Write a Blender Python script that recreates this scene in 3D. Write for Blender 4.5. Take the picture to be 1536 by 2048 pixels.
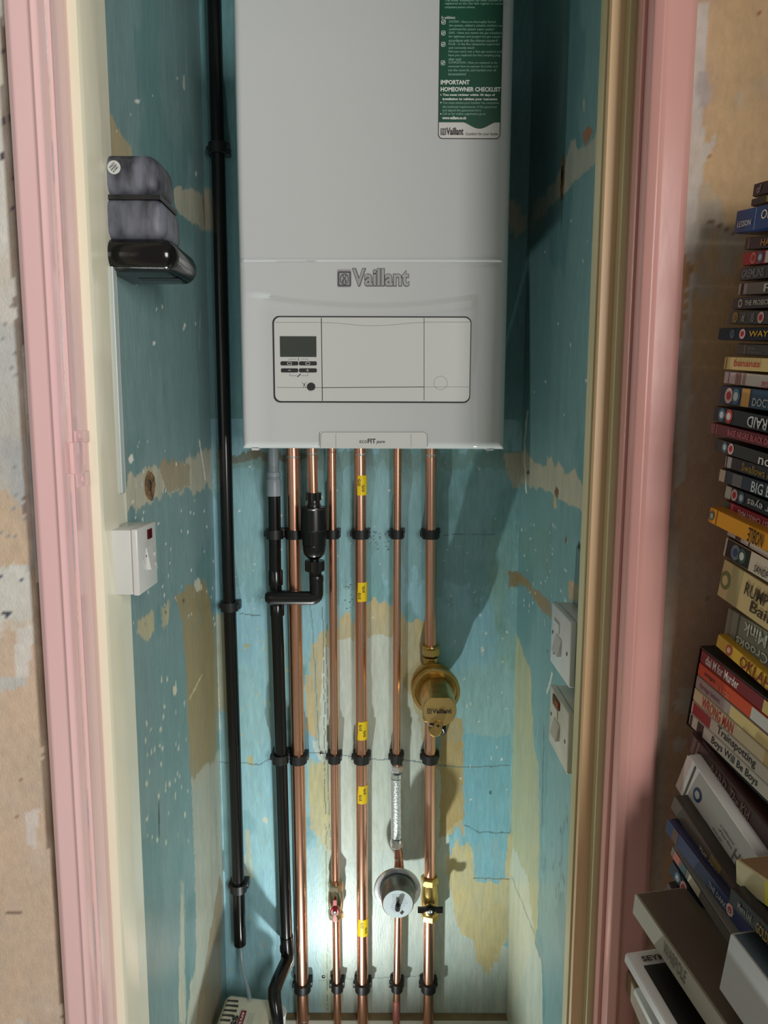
import bpy, bmesh, math, random
import numpy as np
from mathutils import Vector, Matrix

# ------------------------------------------------------------------ camera, world, lights
for o in list(bpy.data.objects): bpy.data.objects.remove(o)
sc = bpy.context.scene
COL = sc.collection
F = 1430.0; PITCH = math.radians(7.4); ROLL = math.radians(0.17); CZ = 1.5
CAM = Vector((0, 0, CZ))
cp, sp = math.cos(PITCH), math.sin(PITCH)
_r = Vector((1, 0, 0)); _u = Vector((0, sp, cp)); _f = Vector((0, cp, -sp))
RI = _r*math.cos(ROLL) + _u*math.sin(ROLL)*1.0
UP = _u*math.cos(ROLL) - _r*math.sin(ROLL)
cam_d = bpy.data.cameras.new('camera'); cam = bpy.data.objects.new('camera', cam_d); COL.objects.link(cam)
cam_d.sensor_fit = 'VERTICAL'; cam_d.sensor_height = 24; cam_d.lens = 24*F/2048
cam_d.clip_start = 0.01
M = Matrix((RI, UP, -_f)).transposed().to_4x4(); M.translation = CAM
cam.matrix_world = M
sc.camera = cam
sc.view_settings.view_transform = 'Standard'; sc.view_settings.look = 'None'
sc.view_settings.gamma = 1; sc.view_settings.use_curve_mapping = False
sc.view_settings.exposure = 0.0
w = bpy.data.worlds.new('world'); sc.world = w; w.use_nodes = True
w.node_tree.nodes['Background'].inputs[0].default_value = (1.0, 0.95, 0.87, 1)
w.node_tree.nodes['Background'].inputs[1].default_value = 0.20

def light(name, kind, loc, target, energy, color, **kw):
    d = bpy.data.lights.new(name, kind); d.energy = energy; d.color = color
    for k, v in kw.items(): setattr(d, k, v)
    o = bpy.data.objects.new(name, d); COL.objects.link(o); o.location = loc
    o.rotation_euler = (Vector(target)-Vector(loc)).to_track_quat('-Z', 'Y').to_euler()
    return o
# daylight from a window behind the camera, to the right
light('window_daylight', 'AREA', (1.12, -1.35, 1.82), (-0.15, 1.0, 1.45), 60.0, (1.0, 0.97, 0.94), shape='RECTANGLE', size=0.8, size_y=1.2)
# work lamp standing on the cupboard floor and shining at the pipes
wl = light('work_lamp', 'SPOT', (-0.128, 1.192, CZ-1.408), (0.0, 1.365, 0.85), 31.0, (0.93, 1.0, 0.98), spot_size=math.radians(136), spot_blend=1.0, shadow_soft_size=0.010)
wl.data.use_nodes = True; nt_ = wl.data.node_tree; em_ = nt_.nodes['Emission']
fo_ = nt_.nodes.new('ShaderNodeLightFalloff'); fo_.inputs['Strength'].default_value = 1.0; nt_.links.new(fo_.outputs['Linear'], em_.inputs['Strength'])

def ray(px, py):
    return (_f + RI*((px-768)/F) - UP*((py-1024)/F))
def P(px, py, Y):
    d = ray(px, py); return CAM + d*(Y/d.y)
def PX(px, py, X):
    d = ray(px, py); return CAM + d*(X/d.x)
def project(co):
    c = co - np.array(CAM); d = c@np.array(_f)
    return 768+F*(c@np.array(RI))/d, 1024-F*(c@np.array(UP))/d
def mpp(px, py, Y):     # metres per pixel there
    return (P(px, py, Y)-CAM).dot(_f)/F

# ------------------------------------------------------------------ materials
def s2l(c):
    return tuple(((v/255)/12.92 if v/255 <= 0.04045 else ((v/255+0.055)/1.055)**2.4) for v in c)
MATS = {}
def mat(name, rgb, rough=0.5, metal=0.0, noise=0.0, nscale=20, rgb2=None, bump=0.0, bscale=60, stretch=None, coat=0.0, spec=0.5, rnoise=0.0, trans=0.0, alpha=1.0):
    if name in MATS: return MATS[name]
    m = bpy.data.materials.new(name); m.use_nodes = True; nt = m.node_tree; N = nt.nodes; L = nt.links
    b = N['Principled BSDF']; c = s2l(rgb)
    b.inputs['Base Color'].default_value = (*c, 1); b.inputs['Roughness'].default_value = rough
    b.inputs['Metallic'].default_value = metal; b.inputs['Coat Weight'].default_value = coat
    b.inputs['Specular IOR Level'].default_value = spec; b.inputs['Transmission Weight'].default_value = trans
    b.inputs['Alpha'].default_value = alpha
    tc = N.new('ShaderNodeTexCoord'); mp = N.new('ShaderNodeMapping'); L.new(tc.outputs['Object'], mp.inputs[0])
    if stretch: mp.inputs['Scale'].default_value = stretch
    if rgb2 is not None or noise:
        n = N.new('ShaderNodeTexNoise'); n.inputs['Scale'].default_value = nscale; n.inputs['Detail'].default_value = 6
        L.new(mp.outputs[0], n.inputs['Vector'])
        cr = N.new('ShaderNodeValToRGB'); L.new(n.outputs['Fac'], cr.inputs[0])
        cr.color_ramp.elements[0].position = 0.38; cr.color_ramp.elements[1].position = 0.64
        c2 = s2l(rgb2) if rgb2 is not None else tuple(v*(1-noise) for v in c)
        cr.color_ramp.elements[0].color = (*c, 1); cr.color_ramp.elements[1].color = (*c2, 1)
        L.new(cr.outputs[0], b.inputs['Base Color'])
        if rnoise:
            mr = N.new('ShaderNodeMapRange'); mr.inputs[3].default_value = max(rough-rnoise, 0.03); mr.inputs[4].default_value = rough+rnoise
            L.new(n.outputs['Fac'], mr.inputs[0]); L.new(mr.outputs[0], b.inputs['Roughness'])
    if bump:
        n2 = N.new('ShaderNodeTexNoise'); n2.inputs['Scale'].default_value = bscale; n2.inputs['Detail'].default_value = 5
        L.new(mp.outputs[0], n2.inputs['Vector'])
        bp = N.new('ShaderNodeBump'); bp.inputs['Strength'].default_value = bump; bp.inputs['Distance'].default_value = 0.002
        L.new(n2.outputs['Fac'], bp.inputs['Height']); L.new(bp.outputs[0], b.inputs['Normal'])
    MATS[name] = m; return m

def paint_mat(name, rough=0.42, bump=0.35, bscale=(9, 9, 1.6), spec=0.5, grain=0.16):
    m = bpy.data.materials.new(name); m.use_nodes = True; nt = m.node_tree; N = nt.nodes; L = nt.links
    b = N['Principled BSDF']; b.inputs['Roughness'].default_value = rough; b.inputs['Specular IOR Level'].default_value = spec
    at = N.new('ShaderNodeAttribute'); at.attribute_name = 'paint'
    tc = N.new('ShaderNodeTexCoord'); mp = N.new('ShaderNodeMapping'); mp.inputs['Scale'].default_value = bscale
    L.new(tc.outputs['Object'], mp.inputs[0])
    n = N.new('ShaderNodeTexNoise'); n.inputs['Scale'].default_value = 14; n.inputs['Detail'].default_value = 9; n.inputs['Roughness'].default_value = 0.65
    L.new(mp.outputs[0], n.inputs['Vector'])
    mr = N.new('ShaderNodeMapRange'); mr.inputs[1].default_value = 0.3; mr.inputs[2].default_value = 0.7
    mr.inputs[3].default_value = 1-grain; mr.inputs[4].default_value = 1+grain*0.6
    L.new(n.outputs['Fac'], mr.inputs[0])
    mx = N.new('ShaderNodeMix'); mx.data_type = 'RGBA'; mx.blend_type = 'MULTIPLY'; mx.inputs['Factor'].default_value = 1
    L.new(at.outputs['Color'], mx.inputs['A']); L.new(mr.outputs[0], mx.inputs['B']); L.new(mx.outputs['Result'], b.inputs['Base Color'])
    n2 = N.new('ShaderNodeTexNoise'); n2.inputs['Scale'].default_value = 45; n2.inputs['Detail'].default_value = 8
    L.new(mp.outputs[0], n2.inputs['Vector'])
    bp = N.new('ShaderNodeBump'); bp.inputs['Strength'].default_value = bump; bp.inputs['Distance'].default_value = 0.0012
    L.new(n2.outputs['Fac'], bp.inputs['Height']); L.new(bp.outputs[0], b.inputs['Normal'])
    return m

copper = mat('copper', (236, 184, 160), 0.27, 1.0, rgb2=(222, 160, 132), nscale=16, rnoise=0.05, stretch=(1, 1, 0.2))
copper_dull = mat('copper_dull', (206, 146, 124), 0.36, 1.0, rgb2=(150, 92, 74), nscale=34, rnoise=0.08)
copper_pink = mat('copper_pink', (214, 140, 132), 0.42, 0.75)
brass = mat('brass', (206, 178, 112), 0.30, 1.0, rgb2=(186, 156, 92), nscale=40, rnoise=0.06)
brass_cap = mat('brass_cap', (200, 170, 108), 0.42, 0.9)
black_pl = mat('black_plastic', (14, 14, 15), 0.2)
black_clip = mat('black_clip_plastic', (22, 23, 24), 0.42)
black_trap = mat('black_trap_plastic', (12, 12, 13), 0.30)
grey_pl = mat('grey_plastic', (130, 140, 146), 0.4)
white_enamel = mat('white_enamel', (198, 201, 200), 0.13, spec=0.5)
white_pl = mat('white_plastic', (198, 200, 196), 0.28)
panel_pl = mat('panel_plastic', (202, 204, 200), 0.32)
old_white = mat('aged_white_plastic', (196, 194, 180), 0.32, rgb2=(176, 172, 152), nscale=14)
seam = mat('dark_seam', (38, 40, 40), 0.6)
seam_light = mat('light_seam', (128, 130, 128), 0.6)
lcd = mat('display_glass', (66, 72, 66), 0.12)
dark_btn = mat('dark_button', (28, 30, 31), 0.4)
print_dark = mat('print_dark', (34, 34, 36), 0.5)
print_white = mat('print_white', (232, 236, 228), 0.5)
print_pale = mat('print_pale_green', (140, 178, 160), 0.5)
metal_logo = mat('logo_metal', (150, 150, 150), 0.45, 0.3)
logo_edge = mat('logo_outline', (78, 78, 78), 0.4, 0.5)
green_st = mat('sticker_green', (0, 74, 52), 0.35)
sticker_w = mat('sticker_white', (214, 212, 206), 0.35)
chrome = mat('chrome', (226, 230, 234), 0.24, 0.95)
steel = mat('dull_steel', (150, 152, 150), 0.34, 1.0, rgb2=(120, 122, 120), nscale=20)
braid = mat('braided_steel', (226, 230, 234), 0.34, 0.9, bump=0.6, bscale=260)
red_pl = mat('red_lever', (168, 22, 34), 0.35)
neon = mat('red_neon_lens', (74, 10, 14), 0.15)
amber = mat('lens_glint_amber', (150, 70, 40), 0.12)
yellow = mat('gas_yellow', (232, 196, 8), 0.4)
solder = mat('solder', (206, 200, 192), 0.3, 1.0)
tube_clear = mat('clear_tube', (150, 168, 176), 0.15, alpha=0.75)
pump_pl = mat('pump_cream_plastic', (206, 204, 182), 0.4)
slot = mat('slot_dark', (60, 62, 56), 0.7)
dusty = mat('dusty_black_plastic', (38, 39, 45), 0.55, rgb2=(104, 107, 118), nscale=13, stretch=(3, 3, 1.1), bump=0.1)
gloss_black = mat('gloss_black_base', (12, 12, 12), 0.16)
pink = mat('pink_gloss_paint', (232, 194, 192), 0.17, rgb2=(228, 186, 186), nscale=5, bump=0.22, bscale=22, stretch=(1, 1, 0.35))
pink_shaded = mat('pink_gloss_paint_shaded', (218, 164, 154), 0.2, rgb2=(212, 156, 148), nscale=5, bump=0.22, bscale=22, stretch=(1, 1, 0.35))  # same pink paint, with the right side's shade put into its colour
cream = mat('cream_gloss_paint', (236, 232, 212), 0.2, rgb2=(228, 222, 196), nscale=7, bump=0.3, bscale=26, stretch=(1, 1, 0.3))
peach = mat('bare_peach_wood', (222, 190, 146), 0.42, rgb2=(206, 172, 130), nscale=9, stretch=(1, 1, 0.15), bump=0.2)
olive = mat('olive_cream_paint', (202, 196, 156), 0.4, rgb2=(182, 174, 130), nscale=12, stretch=(1, 1, 0.2), bump=0.3)
plaster_edge = mat('speckled_plaster', (206, 200, 178), 0.9, rgb2=(150, 142, 118), nscale=120, bump=0.8, bscale=160)
brown_wood = mat('brown_batten', (142, 122, 88), 0.7, rgb2=(120, 102, 72), nscale=20)
white_gloss = mat('white_gloss_paint', (222, 222, 208), 0.3)
floor_m = mat('floor_boards', (190, 184, 168), 0.6, rgb2=(160, 150, 130), nscale=8)
ceil_m = mat('ceiling_plaster', (150, 158, 152), 0.8)
hole = mat('dark_hole', (14, 12, 10), 0.9)
knot = mat('brown_knot_wood', (128, 100, 66), 0.75, rgb2=(84, 62, 40), nscale=60, bump=0.8, bscale=90)
screw_m = mat('screw_steel', (120, 120, 116), 0.35, 1.0)

# ------------------------------------------------------------------ object helpers
def setp(o, label=None, cat=None, group=None, kind=None):
    if label: o['label'] = label
    if cat: o['category'] = cat
    if group: o['group'] = group
    if kind: o['kind'] = kind
    return o
def thing(name, loc, label, cat, group=None):
    o = bpy.data.objects.new(name, None); COL.objects.link(o); o.location = loc
    o.empty_display_size = 0.02
    return setp(o, label, cat, group)
def wloc(o):
    v = Vector(o.location)
    while o.parent: o = o.parent; v += Vector(o.location)
    return v
def meshobj(name, verts, faces, m, parent=None, smooth=False, mats=None, midx=None):
    me = bpy.data.meshes.new(name)
    off = wloc(parent) if parent else Vector((0, 0, 0))
    me.from_pydata([tuple(Vector(v)-off) for v in verts], [], faces)
    for mm in (mats or [m]): me.materials.append(mm)
    if midx:
        for p_, i in zip(me.polygons, midx): p_.material_index = i
    if smooth: me.polygons.foreach_set('use_smooth', [True]*len(me.polygons))
    me.update()
    o = bpy.data.objects.new(name, me); COL.objects.link(o)
    if parent: o.parent = parent
    return o
class MB:
    def __init__(s): s.v = []; s.f = []; s.mi = []
    def add(s, v, f, mi=0):
        n = len(s.v); s.v += [Vector(a) for a in v]; s.f += [[i+n for i in q] for q in f]; s.mi += [mi]*len(f); return s
    def box(s, lo, hi, mi=0, fr=None, bev=0.0, seg=2):
        bm = bmesh.new(); bmesh.ops.create_cube(bm, size=1)
        lo = Vector(lo); hi = Vector(hi)
        for v in bm.verts: v.co = Vector([lo[i]+(v.co[i]+0.5)*(hi[i]-lo[i]) for i in range(3)])
        if bev: bmesh.ops.bevel(bm, geom=list(bm.edges), offset=bev, segments=seg, profile=0.5, affect='EDGES')
        return s.bm(bm, mi, fr)
    def bm(s, bm, mi=0, fr=None):
        bm.verts.ensure_lookup_table(); bm.verts.index_update()
        v = [(fr@a.co if fr else a.co.copy()) for a in bm.verts]; f = [[a.index for a in q.verts] for q in bm.faces]
        bm.free(); return s.add(v, f, mi)
    def lathe(s, prof, fr, seg=32, mi=0):       # prof: (radius, axial) along local z
        v = []; f = []
        for r, z in prof:
            for k in range(seg):
                a = 2*math.pi*k/seg; v.append(fr@Vector((max(r, 1e-5)*math.cos(a), max(r, 1e-5)*math.sin(a), z)))
        n = len(prof)
        for i in range(n-1):
            for k in range(seg):
                k2 = (k+1) % seg; f.append([i*seg+k, i*seg+k2, (i+1)*seg+k2, (i+1)*seg+k])
        f.append([k for k in range(seg)][::-1]); f.append([(n-1)*seg+k for k in range(seg)])
        return s.add(v, f, mi)
    def tube(s, pts, r, seg=24, mi=0):
        pts = [Vector(p) for p in pts]; v = []; f = []
        up = None
        for i, p in enumerate(pts):
            t = (pts[min(i+1, len(pts)-1)]-pts[max(i-1, 0)]).normalized()
            if up is None: up = t.orthogonal().normalized()
            up = (up - t*up.dot(t)).normalized(); b = t.cross(up)
            rr = r[i] if isinstance(r, (list, tuple)) else r
            for k in range(seg):
                a = 2*math.pi*k/seg; v.append(p+(up*math.cos(a)+b*math.sin(a))*rr)
        n = len(pts)
        for i in range(n-1):
            for k in range(seg):
                k2 = (k+1) % seg; f.append([i*seg+k, i*seg+k2, (i+1)*seg+k2, (i+1)*seg+k])
        f.append(list(range(seg))[::-1]); f.append([(n-1)*seg+k for k in range(seg)])
        return s.add(v, f, mi)
    def prism(s, poly, fr, h, mi=0):            # poly in local xy extruded along local z by h
        n = len(poly); v = [fr@Vector((x, y, 0)) for x, y in poly]+[fr@Vector((x, y, h)) for x, y in poly]
        f = [list(range(n))[::-1], [n+i for i in range(n)]]+[[i, (i+1) % n, n+(i+1) % n, n+i] for i in range(n)]
        return s.add(v, f, mi)
    def out(s, name, m, parent=None, smooth=False, angle=None):
        o = meshobj(name, s.v, s.f, None if isinstance(m, list) else m, parent, mats=m if isinstance(m, list) else None, midx=s.mi if isinstance(m, list) else None)
        bm = bmesh.new(); bm.from_mesh(o.data); bmesh.ops.recalc_face_normals(bm, faces=bm.faces)
        if smooth:
            th = math.radians(angle or 38)
            for q in bm.faces: q.smooth = True
            for e in bm.edges:
                if len(e.link_faces) != 2 or e.calc_face_angle(0) > th: e.smooth = False
        bm.to_mesh(o.data); bm.free()
        return o
def frame(o, x, y, z):
    m = Matrix((Vector(x).normalized(), Vector(y).normalized(), Vector(z).normalized())).transposed().to_4x4(); m.translation = Vector(o); return m
def vframe(p): return frame(p, (1, 0, 0), (0, 1, 0), (0, 0, 1))
def yframe(p): return frame(p, (1, 0, 0), (0, 0, 1), (0, -1, 0))       # local z points at the viewer
def axframe(p, d):
    d = Vector(d).normalized(); x = d.orthogonal().normalized(); return frame(p, x, d.cross(x), d)
def rrect(x0, y0, x1, y1, r, seg=6):
    pts = []
    for cx, cy, a0 in ((x1-r, y1-r, 0), (x0+r, y1-r, 90), (x0+r, y0+r, 180), (x1-r, y0+r, 270)):
        for k in range(seg+1):
            a = math.radians(a0+90*k/seg); pts.append((cx+r*math.cos(a), cy+r*math.sin(a)))
    return pts
def arc(c, a, b, r, a0, a1, n=10): return [c+a*(r*math.cos(a0+(a1-a0)*i/n))+b*(r*math.sin(a0+(a1-a0)*i/n)) for i in range(n+1)]

_tc = {}
def textmesh(s, bold=0.0):
    k = (s, bold)
    if k in _tc: return _tc[k]
    c = bpy.data.curves.new('t', 'FONT'); c.body = s; c.resolution_u = 2; c.offset = bold; c.fill_mode = 'FRONT'
    o = bpy.data.objects.new('t', c); COL.objects.link(o)
    me = bpy.data.meshes.new_from_object(o)
    v = np.array([tuple(a.co)[:2] for a in me.vertices]).reshape(-1, 2); f = [list(p_.vertices) for p_ in me.polygons]
    bpy.data.objects.remove(o); bpy.data.curves.remove(c); bpy.data.meshes.remove(me)
    if len(v):
        mn = v.min(0); mx = v.max(0); v = (v-mn)/np.maximum(mx-mn, 1e-6); asp = (mx-mn)[0]/(mx-mn)[1]
    else: asp = 1
    _tc[k] = (v, f, asp); return _tc[k]
def add_text(mb, s, fr, x0, y0, width, height, bold=0.0, mi=0, eps=0.0004, wrap=None, slant=0.0):
    v, f, asp = textmesh(s, bold)
    if width is None: width = height*asp
    if height is None: height = width/asp
    out = []
    for a, b in v:
        x = x0+a*width+slant*b*height; y = y0+b*height
        if wrap:
            th = x/wrap; out.append(fr@Vector((math.sin(th)*(wrap+eps), y, math.cos(th)*(wrap+eps))))
        else: out.append(fr@Vector((x, y, eps)))
    mb.add(out, f, mi)

# ------------------------------------------------------------------ painted walls
rng = np.random.RandomState(7)
_tab = rng.rand(256, 256)
def vnoise(x, y):
    xi = np.floor(x).astype(int); yi = np.floor(y).astype(int); fx = x-xi; fy = y-yi
    fx = fx*fx*(3-2*fx); fy = fy*fy*(3-2*fy)
    g = lambda a, b: _tab[a % 256, b % 256]
    return (g(xi, yi)*(1-fx)+g(xi+1, yi)*fx)*(1-fy)+(g(xi, yi+1)*(1-fx)+g(xi+1, yi+1)*fx)*fy
def fbm(x, y, o=4):
    s = 0; a = 1; t = 0
    for i in range(o): s = s+a*vnoise(x*2**i+17*i, y*2**i+31*i); t += a; a *= 0.55
    return s/t
def inpoly(x, y, poly):
    r = np.zeros(x.shape, bool); n = len(poly)
    for i in range(n):
        x0, y0 = poly[i]; x1, y1 = poly[(i+1) % n]
        if y0 == y1: continue
        c = ((y0 > y) != (y1 > y)) & (x < (x1-x0)*(y-y0)/(y1-y0)+x0); r ^= c
    return r
def linedist(x, y, pts):
    d = np.full(x.shape, 1e9)
    for (x0, y0), (x1, y1) in zip(pts[:-1], pts[1:]):
        dx, dy = x1-x0, y1-y0; t = np.clip(((x-x0)*dx+(y-y0)*dy)/(dx*dx+dy*dy), 0, 1)
        d = np.minimum(d, np.hypot(x-x0-t*dx, y-y0-t*dy))
    return d
def painted(name, O, U, V, w_, h_, step, base, layers, spots, lines, m, strk=(60, 9), blot=None):
    nu = max(2, int(w_/step)+1); nv = max(2, int(h_/step)+1)
    u = np.linspace(0, w_, nu); v = np.linspace(0, h_, nv); uu, vv = np.meshgrid(u, v)
    co = np.array(O)[None, None, :]+uu[..., None]*np.array(U)+vv[..., None]*np.array(V)
    co = co.reshape(-1, 3); uf = uu.ravel(); vf = vv.ravel()
    px, py = project(co)
    n1 = fbm(uf*strk[0], vf*strk[1]); n2 = fbm(uf*38+50, vf*38+9); n3 = fbm(uf*220+5, vf*90+70, 3)
    col = np.tile(np.array(s2l(base)), (len(px), 1))
    if blot is not None:
        for c, thr, sc_ in blot:
            k = np.clip((fbm(uf*sc_+thr*99, vf*sc_*0.6)-thr)*14, 0, 1)[:, None]; col = col*(1-k)+np.array(s2l(c))*k
    for poly, c, jit, al in layers:
        jx = (n1-0.5)*jit*1.6+(n3-0.5)*jit*0.7; jy = (n2-0.5)*jit*2.2+(n1-0.5)*jit*2.5
        k = inpoly(px+jx, py+jy, poly)
        a = np.where(k, al*(0.62+0.62*np.clip(n1*0.6+n2*0.4, 0, 1)), 0); a = np.clip(a, 0, 1)[:, None]
        col = col*(1-a)+np.array(s2l(c))*a
    for x, y, rx, ry, c in spots:
        k = (((px-x+(n3-.5)*rx)/rx)**2+((py-y+(n3-.5)*ry)/ry)**2) < 1; col[k] = s2l(c)
    for pts, wd, c in lines:
        k = linedist(px+(n2-0.5)*5, py+(n1-.5)*5, pts) < wd; col[k] = s2l(c)
    col *= (0.93+0.14*n1)[:, None]
    idx = np.arange(nu*nv).reshape(nv, nu)
    f = np.stack([idx[:-1, :-1], idx[:-1, 1:], idx[1:, 1:], idx[1:, :-1]], -1).reshape(-1, 4)
    me = bpy.data.meshes.new(name); me.vertices.add(len(co)); me.vertices.foreach_set('co', co.ravel())
    me.loops.add(f.size); me.loops.foreach_set('vertex_index', f.ravel().astype(np.int32))
    me.polygons.add(len(f)); me.polygons.foreach_set('loop_start', (np.arange(len(f))*4).astype(np.int32))
    me.update(calc_edges=True)
    ca = me.color_attributes.new('paint', 'FLOAT_COLOR', 'POINT')
    ca.data.foreach_set('color', np.concatenate([col, np.ones((len(col), 1))], 1).ravel().astype(np.float32))
    me.materials.append(m)
    o = bpy.data.objects.new(name, me); COL.objects.link(o); o['kind'] = 'structure'; return o

XL, XR, YB, YF = -0.361, 0.287, 1.499, 0.82      # cupboard side walls, back wall, room wall face
TEAL = (144, 190, 202); TEAL_D = (112, 158, 162); PALE = (198, 209, 199); TAN = (194, 180, 136); TAN_D = (156, 136, 90)
BEIGE = (188, 180, 158); CHIP = (226, 226, 214); BROWN = (112, 84, 52)
cup_m = paint_mat('cupboard_paint', 0.36, 0.5)
cup_side = paint_mat('cupboard_side_paint', 0.3, 0.35)
room_m = paint_mat('room_plaster', 0.75, 0.6, (9, 9, 5), spec=0.3, grain=0.12)

def chips(n, box_, c, rmin=1.0, rmax=3.0, ar=2.0, seed=0):
    r = random.Random(seed); return [(r.uniform(box_[0], box_[2]), r.uniform(box_[1], box_[3]), r.uniform(rmin, rmax), r.uniform(rmin, rmax)*ar, c) for _ in range(n)]

back_layers = [
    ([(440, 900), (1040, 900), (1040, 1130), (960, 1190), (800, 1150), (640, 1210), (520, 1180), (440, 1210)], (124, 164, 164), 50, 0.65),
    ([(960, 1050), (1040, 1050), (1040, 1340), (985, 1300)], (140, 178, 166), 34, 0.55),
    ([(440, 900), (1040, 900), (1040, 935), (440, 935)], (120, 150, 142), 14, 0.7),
    ([(440, 903), (560, 905), (640, 912), (640, 920), (440, 922)], (110, 96, 66), 8, 0.8),
    ([(1008, 905), (1042, 905), (1042, 975), (1026, 975), (1012, 945)], BEIGE, 8, 0.9),
    ([(1016, 1140), (1040, 1140), (1040, 1175), (1016, 1172)], (150, 120, 70), 6, 0.9),
    ([(620, 1290), (640, 1262), (690, 1240), (735, 1215), (775, 1212), (822, 1235), (852, 1252), (856, 1300), (850, 1480), (925, 1490), (925, 1660), (880, 1700), (660, 1700), (612, 1640), (640, 1500), (612, 1455)], TAN, 16, 0.95),
    ([(648, 1300), (690, 1275), (798, 1268), (806, 1300), (795, 1350), (826, 1400), (850, 1500), (876, 1540), (884, 1640), (900, 1680), (905, 1740), (920, 1850), (940, 1880), (1030, 1900), (1030, 2060), (660, 2060), (655, 1540), (628, 1500), (640, 1420), (648, 1360)], PALE, 10, 0.97),
    ([(612, 1530), (650, 1520), (665, 1640), (668, 2060), (640, 2060), (628, 1700)], (190, 190, 140), 14, 0.55),
    ([(590, 1700), (640, 1680), (650, 2060), (580, 2060)], (170, 202, 204), 12, 0.8),
    ([(440, 1500), (585, 1500), (590, 2060), (440, 2060)], (150, 196, 206), 30, 0.55),
    ([(489, 1660), (500, 1660), (506, 1750), (492, 1750)], (200, 190, 150), 10, 0.6),
    ([(893, 1722), (925, 1685), (1024, 1660), (1024, 1770), (1016, 1870), (1002, 1918), (978, 1948), (958, 1930), (948, 1885), (920, 1868), (903, 1795)], (206, 192, 142), 14, 0.95),
    ([(925, 1470), (1024, 1470), (1017, 1668), (1010, 1752), (997, 1768), (950, 1760), (944, 1707), (930, 1660), (918, 1610)], (128, 184, 200), 8, 1.0),
    ([(877, 1420), (925, 1440), (928, 1640), (880, 1680)], (186, 164, 112), 9, 0.95),
    ([(395, 1225), (452, 1225), (452, 1415), (425, 1440)], TAN, 9, 0.7),
    ([(380, 1140), (420, 1145), (432, 1300), (442, 1460), (420, 1460)], PALE, 5, 0.8),
    ([(980, 1130), (1012, 1130), (1008, 1230), (985, 1260)], (150, 186, 172), 12, 0.5),
]
back_spots = chips(60, (445, 925, 1030, 1250), CHIP, 0.7, 1.8, 1.0, 1)+chips(24, (860, 1200, 1020, 1600), CHIP, 0.8, 2.2, 1.6, 2)+chips(50, (460, 1250, 560, 1980), (176, 190, 170), 1, 3.5, 0.9, 3) \
    + chips(26, (740, 1060, 780, 1100), (70, 84, 80), 0.8, 1.8, 1, 4)+chips(14, (690, 1160, 705, 1220), (70, 84, 80), 0.8, 1.6, 1, 5)+[(494, 1291, 6, 4, (170, 176, 140)), (500, 1520, 7, 10, (186, 184, 140)), (965, 1300, 3, 5, CHIP), (575, 1340, 3, 5, (190, 200, 160)), (530, 1640, 5, 6, (200, 205, 190)), (560, 1100, 3, 5, CHIP), (981, 1585, 3, 5, (90, 120, 130))]
back_lines = [([(435, 1524), (520, 1528), (545, 1515), (640, 1505), (760, 1520), (800, 1518), (880, 1530), (940, 1535), (1022, 1530)], 0.9, (104, 128, 130)),
    ([(645, 1215), (650, 1500), (655, 2020)], 0.8, (112, 120, 112)), ([(652, 1250), (660, 1700)], 0.7, (130, 138, 126)), ([(612, 940), (622, 1230), (640, 1500)], 0.9, (120, 150, 150)),
    ([(930, 1650), (960, 1665), (1018, 1665)], 0.9, (90, 120, 126)), ([(945, 1756), (1018, 1758)], 0.9, (120, 120, 90)), ([(610, 1962), (840, 1952)], 0.7, (150, 160, 156)),
    ([(890, 1070), (990, 1068)], 0.7, (90, 120, 120)), ([(480, 1228), (520, 1230)], 0.8, (84, 110, 110))]
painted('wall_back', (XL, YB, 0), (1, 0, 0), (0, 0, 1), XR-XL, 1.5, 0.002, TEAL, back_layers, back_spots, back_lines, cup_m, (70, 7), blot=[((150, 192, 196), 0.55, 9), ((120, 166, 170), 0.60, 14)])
painted('wall_back', (XL, YB, 1.5), (1, 0, 0), (0, 0, 1), XR-XL, 0.92, 0.01, (112, 158, 162), [([(1015, 405), (1045, 405), (1045, 470), (1015, 470)], BEIGE, 5, 0.9), ([(395, 385), (425, 385), (425, 460), (395, 460)], BEIGE, 5, 0.9)], [], [], cup_m).name = 'wall_back_upper'
left_layers = [
    ([(200, 222), (222, 228), (240, 268), (262, 290), (262, 320), (200, 320)], (176, 160, 122), 6, 0.95),
    ([(345, 378), (372, 372), (420, 395), (424, 470), (395, 450), (352, 420)], BEIGE, 8, 0.95),
    ([(402, 390), (424, 400), (424, 460), (408, 452)], (140, 112, 70), 6, 0.9),
    ([(245, 968), (270, 950), (300, 935), (350, 928), (380, 915), (398, 890), (414, 905), (440, 900), (440, 968), (425, 972), (395, 978), (330, 990), (300, 1012), (245, 1028)], BEIGE, 14, 0.95),
    ([(318, 930), (352, 922), (380, 930), (378, 975), (335, 985)], (150, 134, 100), 10, 0.8),
    ([(346, 1190), (372, 1178), (410, 1160), (420, 1200), (436, 1300), (436, 1500), (415, 1545), (385, 1580), (378, 1480), (372, 1330), (362, 1235)], TAN_D, 10, 0.92),
    ([(276, 1238), (308, 1228), (312, 1262), (300, 1282), (276, 1270)], (186, 176, 138), 9, 0.95), ([(322, 1212), (340, 1206), (340, 1240), (324, 1250)], (186, 176, 138), 8, 0.95),
    ([(384, 1560), (415, 1530), (440, 1500), (445, 1760), (400, 2060), (372, 2060), (392, 1900), (388, 1700)], (176, 176, 158), 8, 0.9),
    ([(440, 1750), (447, 1770), (442, 2060), (388, 2060)], (150, 132, 104), 3, 0.9),
    ([(360, 1760), (366, 1760), (368, 1900), (372, 2050), (360, 2050)], (196, 192, 168), 8, 0.7),
    ([(300, 1300), (372, 1300), (378, 1800), (330, 1800)], (108, 146, 144), 40, 0.4),
]
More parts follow.
